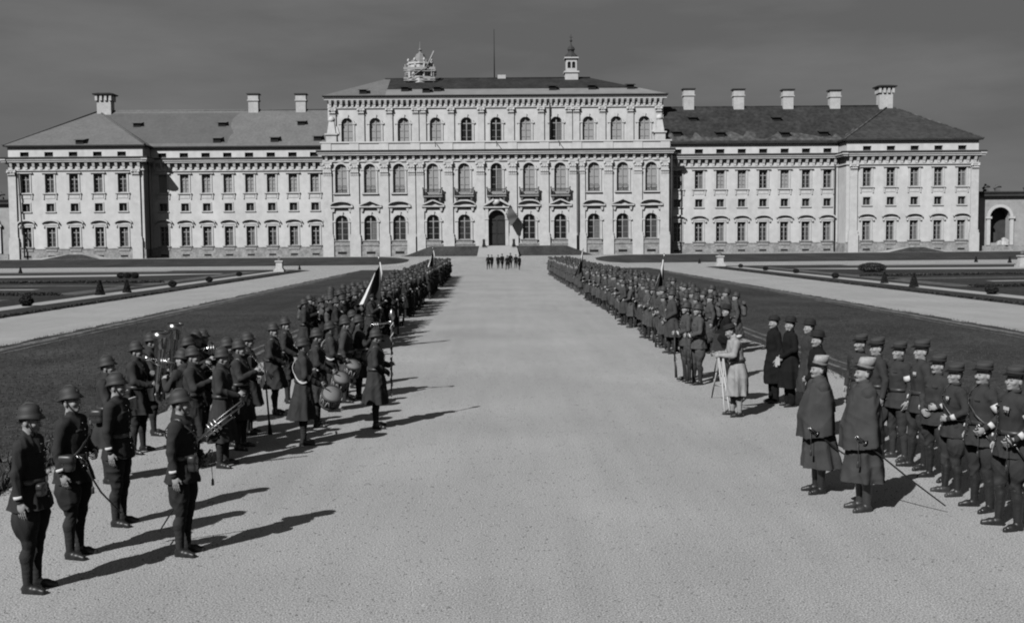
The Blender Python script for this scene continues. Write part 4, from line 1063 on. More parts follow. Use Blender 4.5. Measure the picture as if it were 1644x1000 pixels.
    def tunic(s, m, hem=.80, vox=None, seed=1, pockets=True):
        vox = vox or (.0105 if s.hi else .018); f = Field(vox); a = s.fat
        f.ell((0, .004, 1.28), (.190, .146, .22)).ell((0, .0, 1.12), (.162 * a, .128 * a, .14), k=.05).cap((-.15, -.004, 1.415), .072, (.15, -.004, 1.415), .072, .05)
        f.loft([(hem, 0, -.005, .228 * a, .192 * a), (.93, 0, .0, .200 * a, .160 * a), (1.08, 0, 0, .158 * a, .126 * a), (1.16, 0, 0, .15 * a, .12 * a)], (6, .055, .0, seed), .03)
        f.cap((0, -.01, 1.44), .078, (0, .0, 1.505), .066, .02)
        s.sleeves(f, .068, .055, .042)
        if pockets and s.hi:
            for sd in (1, -1): f.cap((sd * .055, .142, 1.345), .012, (sd * .115, .125, 1.345), .012, .006)
        return s._g(f, 'tunic', m, .0062 if s.hi else .006, .12, seed)
    def greatcoat(s, m, hem=.42, vox=None, seed=1, flare=1.0, name='greatcoat'):
        vox = vox or (.012 if s.hi else .02); f = Field(vox); a = s.fat
        f.ell((0, .004, 1.28), (.200, .155, .22)).ell((0, .0, 1.12), (.172 * a, .138 * a, .14), k=.05).cap((-.145, -.004, 1.412), .072, (.145, -.004, 1.412), .072, .05)
        ox, oy = random.uniform(-.035, .035), random.uniform(-.06, .01); f.loft([(hem, ox, oy, .265 * flare * a, .245 * flare * a), (.75, ox * .4, oy * .4, .232 * a, .200 * a), (1.06, 0, 0, .172 * a, .138 * a), (1.16, 0, 0, .16 * a, .13 * a)], (6, .14, .0, seed * 1.3), .03, shear=(random.uniform(-.06, .06), random.uniform(-.05, .08)))
        f.cap((0, -.014, 1.44), .088, (0, -.005, 1.525), .078, .02)
        s.sleeves(f, .073, .060, .052)
        return s._g(f, name, m, .0075, .15, seed)
    def cape(s, m, hem=.92, seed=1):
        f = Field(.0125)
        lv = [(hem, .0, .03, .31, .235), (1.05, 0, .025, .305, .225), (1.22, 0, .015, .288, .195), (1.36, 0, .005, .256, .155), (1.43, 0, 0, .212, .122), (1.475, 0, -.01, .14, .10), (1.52, 0, -.01, .088, .088)]
        f.loft(lv, (5, .10, .0, seed), .02, shear=(0, .20))
        f.cap((0, -.012, 1.47), .084, (0, -.004, 1.528), .076, .02)
        return s._g(f, 'cape', m, .008, .22, seed)
    def breeches(s, m, wide=1.0, seed=2, straight=False):
        f = Field(.0115 if s.hi else .02); f.ell((0, 0, .955), (.172 * s.fat, .128 * s.fat, .13))
        for sd in (1, -1):
            h, kn, an, to = s.leg[sd]
            if straight: f.cap(h, .105, kn, .085, .05).cap(kn, .085, an + V(0, .01, .0), .075, .02)
            else: f.cap(h, .102, kn, .068, .05).ell(h * .52 + kn * .48 + V(sd * .025, -.01, 0), (.092 * wide, .110 * wide, .20), k=.05).cap(kn, .069, kn * .8 + an * .2, .06, .02)
        return s._g(f, 'breeches' if not straight else 'trousers', m, .0075, .12, seed)
    def calf(s, sd, m, nm='puttee'):
        f = Field(.0095 if s.hi else .017); h, kn, an, to = s.leg[sd]; cf = kn * .66 + an * .34 + V(0, -.018, 0)
        f.cap(kn * .88 + an * .12, .058, cf, .061, .02).cap(cf, .061, an, .044, .03)
        return s._g(f, nm, m, .0015, .05, 3)
    def boot(s, sd, m):
        f = Field(.008 if s.hi else .015); h, kn, an, to = s.leg[sd]; t = to - an; t[2] = 0; t = unit(t)
        f.cap(an + V(0, 0, .07), .044, an + V(0, 0, -.02), .043, .02).cap(an - t * .032 + V(0, 0, -.05), .036, an + t * .09 + V(0, 0, -.05), .038, .03).cap(an + t * .08 + V(0, 0, -.055), .040, an + t * .165 + V(0, 0, -.064), .027, .02)
        f.cap(an - t * .035 + V(0, 0, -.08), .032, an + t * .165 + V(0, 0, -.082), .028, .006)
        return s._g(f, 'boot', m, .001, .05, 3, .0 if an[2] < .12 else None)
    def belt(s, m, r=1.0):
        a = s.fat; b = MB(); n = 28; rs = []
        for k, (dz, g) in enumerate(((-.024, .0), (-.024, .012), (.024, .012), (.024, .0))): rs.append([((.166 * r * a + g) * math.cos(2 * PI * i / n), (.134 * r * a + g) * math.sin(2 * PI * i / n), 1.075 + dz) for i in range(n)])
        b.rings(rs, 0, True, True); b.box(-.026, .026, .134 * r * a + .008, .134 * r * a + .02, 1.05, 1.10, 1)
        b.v = [tuple(x) for x in s.L(np.array(b.v))]
        return ('belt', b.mesh('belt', [m, BRASS]))
    # ---- headgear is modelled on the upright head, then turned with it
    def _hat(s, mb, nm, mats, tilt=0.0):
        P = np.array(mb.v)
        if tilt: c, k = V(0, 0, 1.67), math.cos(tilt); s_ = math.sin(tilt); Q = P - c; P = c + np.stack([Q[:, 0], Q[:, 1] * k - Q[:, 2] * s_, Q[:, 1] * s_ + Q[:, 2] * k], 1)
        P = (P - HEADP) @ s.M.T + HEADP; mb.v = [tuple(p) for p in s.L(P)]; return (nm, mb.mesh(nm, mats))
    def helmet(s, m=None):
        b = MB(); n = 24; z0 = 1.682; prof = [(.093, z0 + .014), (.128, z0 - .012), (.132, z0 - .008), (.101, z0 + .016), (.098, z0 + .026), (.095, z0 + .055), (.086, z0 + .082), (.065, z0 + .102), (.036, z0 + .114), (.003, z0 + .118)]
        rs = []
        for r, z in prof:
            ring = []
            for i in range(n):
                a = 2 * PI * i / n; y = math.sin(a) * r * 1.14 - .004; dip = -.02 * max(0, abs(math.sin(a))) ** 2 if r > .115 else 0
                ring.append((math.cos(a) * r * .97, y, z + dip - .006 * math.sin(a) * (r > .115)))
            rs.append(ring)
        b.rings(rs, 0, True, True)
        b.tube([(0, -.105, z0 + .055), (0, -.075, z0 + .094), (0, -.02, z0 + .124), (0, .045, z0 + .118), (0, .09, z0 + .085)], [.006, .012, .014, .012, .006], 8)
        b.lathe([(.002, -.004), (.021, 0), (.017, .008), (.002, .011)], 10, (0, .112, z0 + .045), axis=(0, 1, .2))
        b.v = [(x * .95, y * .95, z) for x, y, z in b.v]; return s._hat(b, 'helmet', m or STEEL, .24 + .06 * s.sway)
    def strap(s):
        b = MB(); b.tube([(.098, .0, 1.675), (.086, .03, 1.61), (.055, .06, 1.555), (0, .075, 1.524), (-.055, .06, 1.555), (-.086, .03, 1.61), (-.098, .0, 1.675)], .007, 6); return s._hat(b, 'chin_strap', BROWN)
    def kepi(s, top, band, tall=.092):
        b = MB(); n = 24; z0 = 1.698
        P = lambda r, z, t: [(math.cos(2 * PI * i / n) * r, math.sin(2 * PI * i / n) * r * 1.16 - .004, z + t * math.sin(2 * PI * i / n)) for i in range(n)]
        b.rings([P(.089, z0, -.006), P(.0935, z0 + .002, -.006), P(.0935, z0 + .036, -.008)], 1); b.rings([P(.0915, z0 + .034, -.008), P(.089, z0 + tall * .7, -.016), P(.084, z0 + tall, -.022), P(.078, z0 + tall + .004, -.022), P(.074, z0 + tall - .006, -.02)], 0)
        v = []; k = 13                                   # peak
        for i in range(k):
            a = PI * (.06 + .88 * i / (k - 1)); v += [(math.cos(a) * .095, math.sin(a) * .107, z0 + .004), (math.cos(a) * .105, math.sin(a) * (.107 + .042), z0 - .010 - .008 * math.sin(a)), (math.cos(a) * .105, math.sin(a) * (.107 + .042), z0 - .017 - .008 * math.sin(a)), (math.cos(a) * .095, math.sin(a) * .107, z0 - .006)]
        f = []
        for i in range(k - 1):
            for j in range(4): f.append((i * 4 + j, i * 4 + 4 + j, i * 4 + 4 + (j + 1) % 4, i * 4 + (j + 1) % 4))
        f += [(3, 2, 1, 0), tuple(4 * (k - 1) + j for j in range(4))]
        b.add(v, f, 2, True)
        if tall > .1: b.v = [(x * .93, y * .93, z) for x, y, z in b.v]
        return s._hat(b, 'kepi', [top, band, mat('dull_peak', .012, .75, .2, 8, spec=.15)], .13 if tall < .1 else .26)
    def bowler(s, m, brim=.128, tall=.13, dent=False):
        z0 = 1.698; b = MB(); pr = [(.09, z0 - .004), (brim, z0 + .010), (brim + .004, z0 + .016), (.102, z0 + .004), (.099, z0 + .03), (.098, z0 + tall * .55), (.086, z0 + tall * .85), (.05, z0 + tall * (.98 if not dent else 1.0)), (.003, z0 + tall * (1.0 if not dent else .82))]
        b.lathe(pr, 26, (0, -.004, 0), 1, 1.17); return s._hat(b, 'hat', m, .1)
    def patch(s, sd, frac, m=None, upper=False, w=.05, r=None, half=False):
        e, wv, d, c = s.arm[sd]; a0, b0 = (V(sd * .172, 0, 1.412), e) if upper else (e, wv)
        p = a0 + (b0 - a0) * frac; dr = unit(b0 - a0); r = r or ((.071 if upper else .054)); b = MB(); u = unit(np.cross(dr, V(0, 1, .1))); w_ = np.cross(u, dr); n = 14; rs = []; out = V(sd, -.2, .1); sp = 1.05 if not upper else PI; a0_ = math.atan2(out @ w_, out @ u)
        for o, g in ((-w / 2, -.004), (-w / 2, .006), (w / 2, .006), (w / 2, -.004)): rs.append([tuple(p + dr * o + u * (r + g) * math.cos(a0_ - sp + 2 * sp * i / (n - 1)) + w_ * (r + g) * math.sin(a0_ - sp + 2 * sp * i / (n - 1))) for i in range(n)])
        b.rings(rs); b.v = [tuple(x) for x in s.L(np.array(b.v))]
        return ('armband' if upper else 'cuff_stripe', b.mesh('armband' if upper else 'cuff_stripe', m or PATCH))
    def medals(s, n=3):
        b = MB()
        for i in range(n):
            x = -.125 + i * .032; y = .150 - abs(x + .09) * .2
            b.box(x - .011, x + .011, y, y + .012, 1.33, 1.365); b.lathe([(.001, 0), (.014, .002), (.014, .008), (.001, .01)], 10, (x, y + .004, 1.312), axis=(0, 1, 0), mi=1)
        return ('medal_bar', b.mesh('medal_bar', [PATCH, SILV]))
    def buttons(s, z0):
        b = MB()
        for i in range(9):
            z = z0 + (1.42 - z0) * i / 8; y = .152 * s.fat if z > 1.15 else .152 * s.fat + (1.15 - z) * .10
            b.lathe([(.001, -.012), (.009, 0), (.008, .005), (.001, .006)], 8, (.03, y - .004 * (z > 1.38) * 6, z), axis=(0, 1, 0))
        b.v = [tuple(x) for x in s.L(np.array(b.v))]
        return ('button_trim', b.mesh('button_trim', BRASS))
    def collar(s, m=None):
        b = MB(); n = 20; rs = [[(r * math.cos(2 * PI * i / n), r * math.sin(2 * PI * i / n) - .008, z) for i in range(n)] for r, z in ((.064, 1.50), (.068, 1.545), (.063, 1.548), (.058, 1.50))]; b.rings(rs); return ('collar', b.mesh('collar', m or PATCH))
    def moustache(s):
        b = MB(); b.tube([(-.034, .086, 1.582), (-.014, .107, 1.590), (0, .112, 1.591), (.014, .107, 1.590), (.034, .086, 1.582)], [.003, .0085, .008, .0085, .003], 6); return s._hat(b, 'moustache', HAIR)
    def pouch(s, c, sz, m, nm='pouch'):
        b = MB(); n = 20; rs = []
        def ring(z, k):
            o = []
            for i in range(n):
                t = 2 * PI * i / n; ca, sa = math.cos(t), math.sin(t)
                o.append((c[0] + sz[0] * k * math.copysign(abs(ca) ** .55, ca), c[1] + sz[1] * k * math.copysign(abs(sa) ** .55, sa), c[2] + sz[2] * z))
            return o
        b.rings([ring(*q) for q in ((-1, .72), (-.93, .9), (-.4, 1), (.1, .98), (.12, 1.06), (.7, 1.04), (.92, .92), (1, .7))])
        b.lathe([(.001, -.004), (.011, 0), (.001, .008)], 8, (c[0] + (sz[0] * 1.0 if abs(c[0]) > .18 and c[0] > 0 else -sz[0] * 1.0 if abs(c[0]) > .18 else 0), c[1] + (sz[1] if abs(c[0]) <= .18 else 0), c[2] - sz[2] * .1), axis=(math.copysign(1, c[0]), 0, 0) if abs(c[0]) > .18 else (0, 1, 0))
        b.v = [tuple(x) for x in s.L(np.array(b.v))]; return (nm, b.mesh(nm, m))
    def crossbelt(s, m, sd=1):
        Z = [1.0, 1.1, 1.2, 1.3, 1.38, 1.44, 1.50]; RX = [.195, .180, .180, .205, .205, .175, .10]; RY = [.162, .145, .148, .164, .150, .115, .088]; a = s.fat; n = 40; A, B = [], []
        for i in range(n):
            t = 2 * PI * i / n; z = 1.265 + .215 * math.sin(t); q = []
            for dz in (-.017, .017):
                zz = min(1.495, max(1.0, z + dz)); k = a if zz < 1.2 else 1
                q.append((sd * math.sin(t) * (np.interp(zz, Z, RX) * k + .004) * (.80 if math.sin(t) > 0 else 1), math.cos(t) * (np.interp(zz, Z, RY) * k + .006), zz + (.012 if math.sin(t) > .93 else 0)))
            A.append(q)
        b = MB(); v = []; f = []
        for q in A:
            for k in (0, 1):
                p = V(*q[k]); o = p + unit(p * V(1, 1, 0)) * .007; v += [tuple(p), tuple(o)]
        for i in range(n):
            x, y = i * 4, ((i + 1) % n) * 4
            f += [(x + 1, y + 1, y + 3, x + 3), (x, x + 2, y + 2, y), (x + 2, x + 3, y + 3, y + 2), (x, y, y + 1, x + 1)]
        b.add(v, f, 0, True); b.v = [tuple(x) for x in s.L(np.array(b.v))]; return ('shoulder_belt', b.mesh('shoulder_belt', m))
    def moustache(s):
        b = MB(); b.tube([(-.034, .086, 1.582), (-.014, .107, 1.590), (0, .112, 1.591), (.014, .107, 1.590), (.034, .086, 1.582)], [.003, .0085, .008, .0085, .003], 6); return s._hat(b, 'moustache', HAIR)

def spawn(parts, body, label, cat, p, heading, group=None, scale=1.0):
    o = link('person', body, None, (p.x, p.y, tz(p.y) + (.0)), R(heading)); o.scale = (scale,) * 3; tag(o, label, cat, group)
    for nm, me in parts: link(nm, me, o)
    return o
def kit_tunic(m, cl=NAVY, hat='helmet', boots=LEATH, calf=PUTT, seed=1, cuff=True, wide=1.1):
    P = [m.tunic(cl, seed=seed), m.belt(BROWN), m.breeches(cl if cl is not NAVY else TROUS, wide, seed + 5)]
    for sd in (1, -1): P += [m.calf(sd, calf, 'puttee' if calf is PUTT else 'legging'), m.boot(sd, boots)]
    if m.hi: P.append(m.buttons(.92))
    if hat == 'helmet': P += [m.helmet()] + ([m.strap()] if m.hi else [])
    if cuff: P += [m.patch(1, .80, w=.03, r=.049), m.patch(-1, .80, w=.03, r=.049)]
    return P
def kit_coat(m, cl=COAT, hem=.42, seed=1, hat='helmet', flare=1.0, belt=True):
    P = [m.greatcoat(cl, hem, seed=seed, flare=flare)]
    if belt: P.append(m.belt(BROWN, 1.09))
    if hem > .44: P.append(m.breeches(TROUS, .8, seed + 3))
    if m.hi: P.append(m.buttons(hem + .35))
    if m.hi and seed % 3: P += [m.crossbelt(BROWN, 1), m.pouch((-.215, -.06, .99), (.055, .105, .115), PACKM, 'haversack')]
    if m.hi and seed % 2: P.append(m.pouch((.225, -.07, .98), (.05, .085, .09), BROWN, 'water_bottle'))
    for sd in (1, -1): P += [m.calf(sd, PUTT), m.boot(sd, LEATH)]
    if hat == 'helmet': P.append(m.helmet())
    return P

# ---- things they hold; each hangs or stands where the hand is
def world(o, v): return Matrix.LocRotScale(o.location, o.rotation_euler, o.scale) @ Vector(v)
def held(o, mb, name, mats, label, cat, group=None):    # modelled in the holder's frame, linked as a thing of its own
    b = link(name, mb.mesh(name, mats) if isinstance(mb, MB) else mb, None, o.location.copy(), o.rotation_euler.z); b.scale = o.scale
    return tag(b, label, cat, group)
def sub(b, mb, name, mats): return link(name, mb.mesh(name, mats), b)
def sword(o, label, hilt=(-.21, .10, 1.02), tip=(-.36, -.55, .32), group=None):
    h, t = V(*hilt), V(*tip); d = unit(t - h); mid = (h + t) / 2 + V(0, -.02, -.03)
    s_ = MB(); s_.tube([tuple(h + d * .02), tuple(h * .6 + mid * .4), tuple(mid), tuple(t)], [.010, .010, .010, .008], 8); b = held(o, s_, 'sword', DARKM, label, 'sword', group)
    g = MB(); g.tube([tuple(h), tuple(h - d * .13)], [.015, .012], 8); g.lathe([(.002, -.01), (.045, 0), (.002, .012)], 10, tuple(h), axis=tuple(d))
    g.tube([tuple(h + V(.0, .04, 0)), tuple(h - d * .06 + V(0, .055, 0)), tuple(h - d * .13 + V(0, .02, 0))], .006, 6); sub(b, g, 'hilt', BRASS)
    k = MB(); k.tube([tuple(h - d * .05 + V(0, .05, 0)), tuple(h + V(0, .08, -.14)), tuple(h + V(0, .085, -.22))], [.004, .004, .004], 5); k.lathe([(.004, 0), (.014, -.02), (.017, -.08), (.002, -.085)], 7, tuple(h + V(0, .085, -.21))); sub(b, k, 'sword_knot', BROWN)
    return b
RIF = {}
def rifle_mesh():
    if not RIF:
        s_ = MB(); s_.tube([(0, 0, -.55), (0, .01, -.3), (0, .035, -.16)], [.034, .03, .02], 8); s_.tube([(0, .035, -.16), (0, .04, .42)], [.022, .016], 8); RIF['stock'] = s_.mesh('rifle', WOODR)
        b = MB(); b.tube([(0, .046, .0), (0, .046, .72)], [.013, .009], 8); b.tube([(0, .046, .02), (.05, .046, -.01)], .008, 6); b.tube([(0, .02, -.16), (0, -.02, -.12), (0, .02, -.06)], .005, 6); RIF['barrel'] = b.mesh('barrel', DARKM)
        b = MB(); b.tube([(0, .06, .70), (0, .062, 1.16)], [.009, .004], 6); RIF['bay'] = b.mesh('bayonet', SILV)
    return RIF
def rifle(o, pos, label, group, tilt=(0, 0), bay=False):
    m = rifle_mesh(); b = link('rifle', m['stock'], None, world(o, pos)); b.rotation_euler = (tilt[0], tilt[1], o.rotation_euler.z); tag(b, label, 'rifle', group)
    link('barrel', m['barrel'], b)
    if bay: link('bayonet', m['bay'], b)
    return b
# ================================================================ the cast, left side
GB = 'bandsmen on the left of the road'; GO = 'officers in front of the band'
def man(**k): return Man(**k)
# four officers and NCOs in tunics nearest the camera
m = man(armR='stiff', armL='stiff', yaw=.05, pitch=-.18, fat=1.06); o = spawn(kit_tunic(m, seed=1, wide=1.2) + [m.pouch((.10, .155, 1.0), (.06, .035, .06), BROWN)], m.body(), 'helmeted man in dark tunic and breeches, head bowed, nearest the camera at bottom left', 'soldier', at(55, 947), -92, GO, 1.02)
m = man(armR='down', armL='belt', yaw=-.15, pitch=.02, fat=1.05); o = spawn(kit_tunic(m, seed=2, wide=1.25) + [m.pouch((.235, .05, 1.04), (.05, .10, .085), BROWN, 'satchel'), m.crossbelt(BROWN, -1)], m.body(), 'helmeted man in dark tunic with a brown satchel, second from bottom left', 'soldier', at(123, 893), -98, GO, 1.03)
sword(o, 'sheathed sword at the hip of the man with the satchel', (.14, .20, 1.0), (.02, .52, .48))
m = man(armR='stiff', armL='down', yaw=.0, pitch=-.05); o = spawn(kit_tunic(m, seed=3, wide=1.0), m.body(), 'helmeted man in plain dark tunic and slim breeches standing behind the man with sword', 'soldier', at(194, 842), -95, GO, 1.02)
m = man(armR='stiff', armL='hilt', yaw=.12, pitch=-.02); o = spawn(kit_tunic(m, seed=4, wide=1.05) + [m.pouch((.10, .16, 1.02), (.055, .045, .085), BROWN, 'holster'), m.crossbelt(BROWN, 1)], m.body(), 'helmeted officer with holster and long sword standing ahead of the others on the gravel', 'soldier', at(297, 889), -97, GO, 1.0)
sword(o, 'long sheathed sword of the officer ahead of the others, tip near gravel', (-.22, .16, 1.0), (-.30, -.42, .16))
m = man(armR='playlow', armL='down', yaw=.1); o = spawn(kit_coat(m, seed=5, hem=.5), m.body(), 'helmeted man in greatcoat half hidden behind the third tunic man', 'soldier', at(172, 571, 1.8), -95, GO)
cf = MB(); cf.box(-.16, .16, .30, .33, 1.02, 1.2); held(o, cf, 'folded_paper', PATCH, 'white folded paper in the hands of the half hidden man', 'paper')

def bandsman(px, py, label, arms=('down', 'down'), hd=-92, seed=1, hem=.42, head=False, yaw=0.0, pitch=0.0, sc=1.0, hi=True, white=False, stance='stand', coat=True, cl=None):
    m = man(armR=arms[0], armL=arms[1], yaw=yaw or random.uniform(-.2, .2), pitch=pitch or random.uniform(-.12, .05), hi=hi, stance=random.choice(('stand', 'apart', 'easy')), fat=random.uniform(.94, 1.1))
    P = kit_coat(m, cl or COAT, hem, seed) if coat else kit_tunic(m, cl or NAVY, seed=seed, cuff=False)
    if white: P.append(m.crossbelt(PATCH, -1))
    return spawn(P, m.body(), label, 'bandsman', at(px, py, 1.8 * sc) if head else at(px, py), hd, GB, sc)
def tuba(o, label):
    b = MB(); b.tube([(.0, .32, .98), (.02, .36, 1.2), (.03, .40, 1.45), (.04, .43, 1.68), (.045, .45, 1.85), (.05, .46, 1.95)], [.04, .05, .066, .086, .11, .15], 18); b.lathe([(.14, .0), (.10, -.10), (.08, -.25), (.002, -.3)], 18, (.05, .46, 1.948), cap=False)
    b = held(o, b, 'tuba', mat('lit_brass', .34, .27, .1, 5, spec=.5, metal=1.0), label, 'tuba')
    c = MB(); c.tube([(0, .32 + .0, .98), (-.04, .31, .86), (-.10, .32, .82), (-.16, .34, .9), (-.17, .38, 1.15), (-.14, .40, 1.38), (-.08, .36, 1.46), (-.04, .28, 1.44), (0, .16, 1.585)], [.045, .045, .042, .036, .03, .025, .02, .015, .011], 10); sub(b, c, 'tubing', BRASS)
    v = MB()
    for i in range(3): v.lathe([(.002, 0), (.025, 0), (.025, .22), (.012, .24), (.012, .28), (.002, .29)], 10, (-.05 - i * .055, .30, 1.06))
    sub(b, v, 'valve', SILV); r = MB(); r.lathe([(.147, -.008), (.158, 0), (.147, .008)], 20, (.05, .461, 1.955), axis=(.03, .07, 1), cap=False); sub(b, r, 'bell_rim', BRASS)
def trombone(o, label, a=(.30, .42, 1.0), b_=(.34, -.42, .36)):
    a, b_ = V(*a), V(*b_); d = unit(b_ - a); n = V(0, 0, 1) - d * d[2]; n = unit(n) * .055
    t = MB(); t.tube([tuple(a), tuple(a * .4 + b_ * .6), tuple(b_)], [.012, .018, .03], 10); t.lathe([(.03, -.02), (.045, .05), (.085, .12), (.088, .125), (.05, .06), (.002, .0)], 16, tuple(b_), axis=tuple(d))
    t = held(o, t, 'trombone', BRASS, label, 'trombone')
    s_ = MB(); s_.tube([tuple(a + n * .2), tuple(a + n), tuple(a * .35 + b_ * .65 + n), tuple(a * .3 + b_ * .7), ], .011, 8); s_.tube([tuple(a * .75 + b_ * .25), tuple(a * .75 + b_ * .25 - n), tuple(a * .3 + b_ * .7 - n), tuple(a * .3 + b_ * .7)], .012, 8); sub(t, s_, 'slide', BRASS)
    v = MB()
    for i in range(3): q = a * (.52 - .06 * i) + b_ * (.48 + .06 * i); v.tube([tuple(q - n * 1.7), tuple(q + n * 1.8)], .019, 8)
    sub(t, v, 'valve', SILV)
def clarinet(o, label, p0=(0, .17, 1.57), p1=(0, .55, 1.16), r=.014, nm='clarinet', m=None):
    a, b_ = V(*p0), V(*p1); d = unit(b_ - a); t = MB(); t.tube([tuple(a), tuple(a * .2 + b_ * .8), tuple(b_)], [r * .8, r * 1.1, r * 2.6], 10); t = held(o, t, nm, m or EBON, label, nm)
    k = MB()
    for i in range(6): q = a * (1 - .15 * i - .12) + b_ * (.15 * i + .12); k.lathe([(.002, 0), (r * 1.35, .004), (r * 1.35, .014), (.002, .018)], 8, tuple(q), axis=tuple(d))
    sub(t, k, 'key', SILV)
def horn(o, label):
    t = MB(); t.tube([(0, .17, 1.575), (.02, .42, 1.60), (.03, .62, 1.62)], [.008, .012, .02], 10); t.lathe([(.02, -.01), (.03, .05), (.075, .13), (.08, .135), (.04, .05), (.002, .0)], 16, (.03, .62, 1.62), axis=(.05, 1, .12)); t = held(o, t, 'trumpet', mat('lit_horn_brass', .55, .22, .1, 5, spec=.5, metal=1.0), label, 'trumpet')  # paler than the other brass: the lit bell is put into the colour
    s_ = MB(); s_.tube([(.02, .5, 1.61), (.02, .56, 1.56), (.02, .5, 1.52), (.02, .3, 1.505), (.02, .24, 1.55), (.02, .30, 1.59)], .011, 8); sub(t, s_, 'tubing', BRASS)
    v = MB()
    for i in range(3): v.tube([(.02, .34 + i * .04, 1.48), (.02, .34 + i * .04, 1.64)], .014, 8)
    sub(t, v, 'valve', SILV)
def drum(o, label, c=(-.06, .42, .80), ax=(.5, .45, .75), r=.145, h=.24, sticks=True):
    ax = unit(V(*ax)); c = V(*c); t = MB(); t.lathe([(r * .98, -h / 2), (r, -h / 2 + .01), (r, h / 2 - .01), (r * .98, h / 2)], 26, tuple(c), axis=tuple(ax)); t = held(o, t, 'drum', mat('drum_shell', .10, .4, .2, 5), label, 'drum')
    for s_ in (-1, 1):
        k = MB(); k.lathe([(.002, 0), (r * .93, 0), (r * .93, .006), (.002, .008)], 26, tuple(c + ax * s_ * (h / 2 + .002 * s_)), axis=tuple(ax * s_)); sub(t, k, 'drum_head', DRUMSKIN)
        k = MB(); p0 = c + ax * s_ * (h / 2 - .012); k.lathe([(r + .002, -.018), (r + .018, -.018), (r + .018, .022), (r * .95, .022)], 26, tuple(p0), axis=tuple(ax * s_), cap=False); sub(t, k, 'hoop', WOODR)
    M_ = Vector((0, 0, 1)).rotation_difference(Vector(ax)).to_matrix(); k = MB()
    for i in range(10):
        a0, a1 = 2 * PI * i / 10, 2 * PI * (i + .5) / 10; P = lambda a, z: tuple(Vector(c) + M_ @ Vector(((r + .012) * math.cos(a), (r + .012) * math.sin(a), z)))
        k.tube([P(a0, -h / 2), P(a1, h / 2)], .006, 5); k.tube([P(a1, h / 2), P(a0 + 2 * PI / 10, -h / 2)], .006, 5)
    sub(t, k, 'rope', PATCH)
    if sticks:
        top = c + ax * h / 2
        for sd in (1, -1):
            k = MB(); w_ = V(sd * .16, .28, 1.0); k.tube([tuple(w_), tuple(top * .8 + w_ * .2 + ax * .03)], [.009, .007], 6); held(o, k, 'drumstick', WOODR, 'wooden drumstick, %s hand, %s' % ('right' if sd > 0 else 'left', label.replace(' of the drummer', '').replace(' tensioned', '')), 'drumstick', 'drumsticks')

o = bandsman(224, 726, 'bandsman cradling the big bright tuba before the lawn', ('playlow', 'griphi'), -100, 11, .62); tuba(o, 'large upright brass tuba with shining bell, nearest the lawn')
o = bandsman(246, 697, 'bandsman standing on the far side of the big tuba', ('playlow', 'griphi'), -88, 12, .62); tuba(o, 'second brass tuba partly hidden beyond the bright one')
o = bandsman(318, 690, 'bandsman in greatcoat directly behind the officer with the long sword', ('griphi', 'playlow'), -95, 13, .46); clarinet(o, 'dark clarinet of the bandsman behind the officer with sword')
o = bandsman(301, 540, 'bandsman at the rear left of the band playing a trumpet', ('play', 'play'), -250 + 180, 14, .46, True); horn(o, 'trumpet with bright bell at the rear left of the band')
o = bandsman(293, 560, 'short bandsman at the left edge of the band, before the tubas', ('play', 'play'), 70, 15, .46, True, sc=.97); horn(o, 'trumpet with bright bell pointing at the tubas')
o = bandsman(309, 556, 'bandsman between the rear trumpeter and the clarinet player', ('griphi', 'playlow'), -95, 16, .46, True); clarinet(o, 'dark clarinet between the rear trumpeter and front clarinet')
o = bandsman(325, 529, 'bandsman standing tallest at the back of the band by the lawn', ('griphi', 'playlow'), -105, 17, .46, True); clarinet(o, 'dark clarinet at the very back of the band')
o = bandsman(360, 748, 'bandsman in very long coat with a trombone lowered at his side', ('grip', 'down'), -93, 18, .40, pitch=-.12); trombone(o, 'shiny valve trombone slanting down beside the very long coat')
o = bandsman(388, 720, 'bandsman with clarinet just right of the lowered trombone', ('griphi', 'playlow'), -95, 19, .5, coat=True); clarinet(o, 'dark clarinet just right of the lowered trombone')
o = bandsman(401, 696, 'bandsman holding a tall thin horn upright to the ground', ('grip', 'down'), -92, 20, .5); clarinet(o, 'tall thin keyed horn standing on the gravel before a bandsman', (.22, .34, 1.32), (.22, .42, .03), .016, 'long_horn', DARKM)
o = bandsman(364, 542, 'bandsman with white strap and sheet of music at the back centre', ('grip', 'griphi'), -90, 21, .46, True, white=True)
b = MB(); b.box(-.13, .13, .36, .366, 1.22, 1.48); held(o, b, 'music_sheet', PATCH, 'white sheet of music held up at the back of the band', 'sheet music')
o = bandsman(441, 664, 'bandsman in belted long coat, hands folded, apart from the band', ('clasp', 'clasp'), -95, 22, .52)
o = bandsman(461, 646, 'bandsman with white drum at hip next to the folded hands', ('drum', 'drum'), -92, 23, .5); drum(o, 'white headed drum at the hip beside the folded hands', (.0, .36, .82), (.9, .1, .3))
o = bandsman(489, 713, 'drummer in long skirted coat nearest the camera', ('drum', 'drum'), -78, 24, .42, white=True, yaw=.2); drum(o, 'rope tensioned side drum of the drummer nearest the camera', (.12, .44, .78), (.62, .12, .62), .16)
o = bandsman(511, 684, 'drummer with white shoulder belt behind the nearest drummer', ('drum', 'drum'), -85, 25, .48, white=True); drum(o, 'side drum of the drummer behind the nearest drummer', (.10, .42, .82), (.55, .2, .7))
o = bandsman(532, 660, 'drummer seen from behind with white patch on his shoulder', ('drum', 'drum'), -75, 26, .48, white=True); drum(o, 'side drum of the drummer with the white shoulder patch', (.08, .42, .84), (.5, .1, .75))
o = bandsman(575, 506, 'bugler with raised bright bugle before the colour bearer', ('play', 'play'), -75, 27, .46, True); horn(o, 'raised bright bugle before the colour bearer')
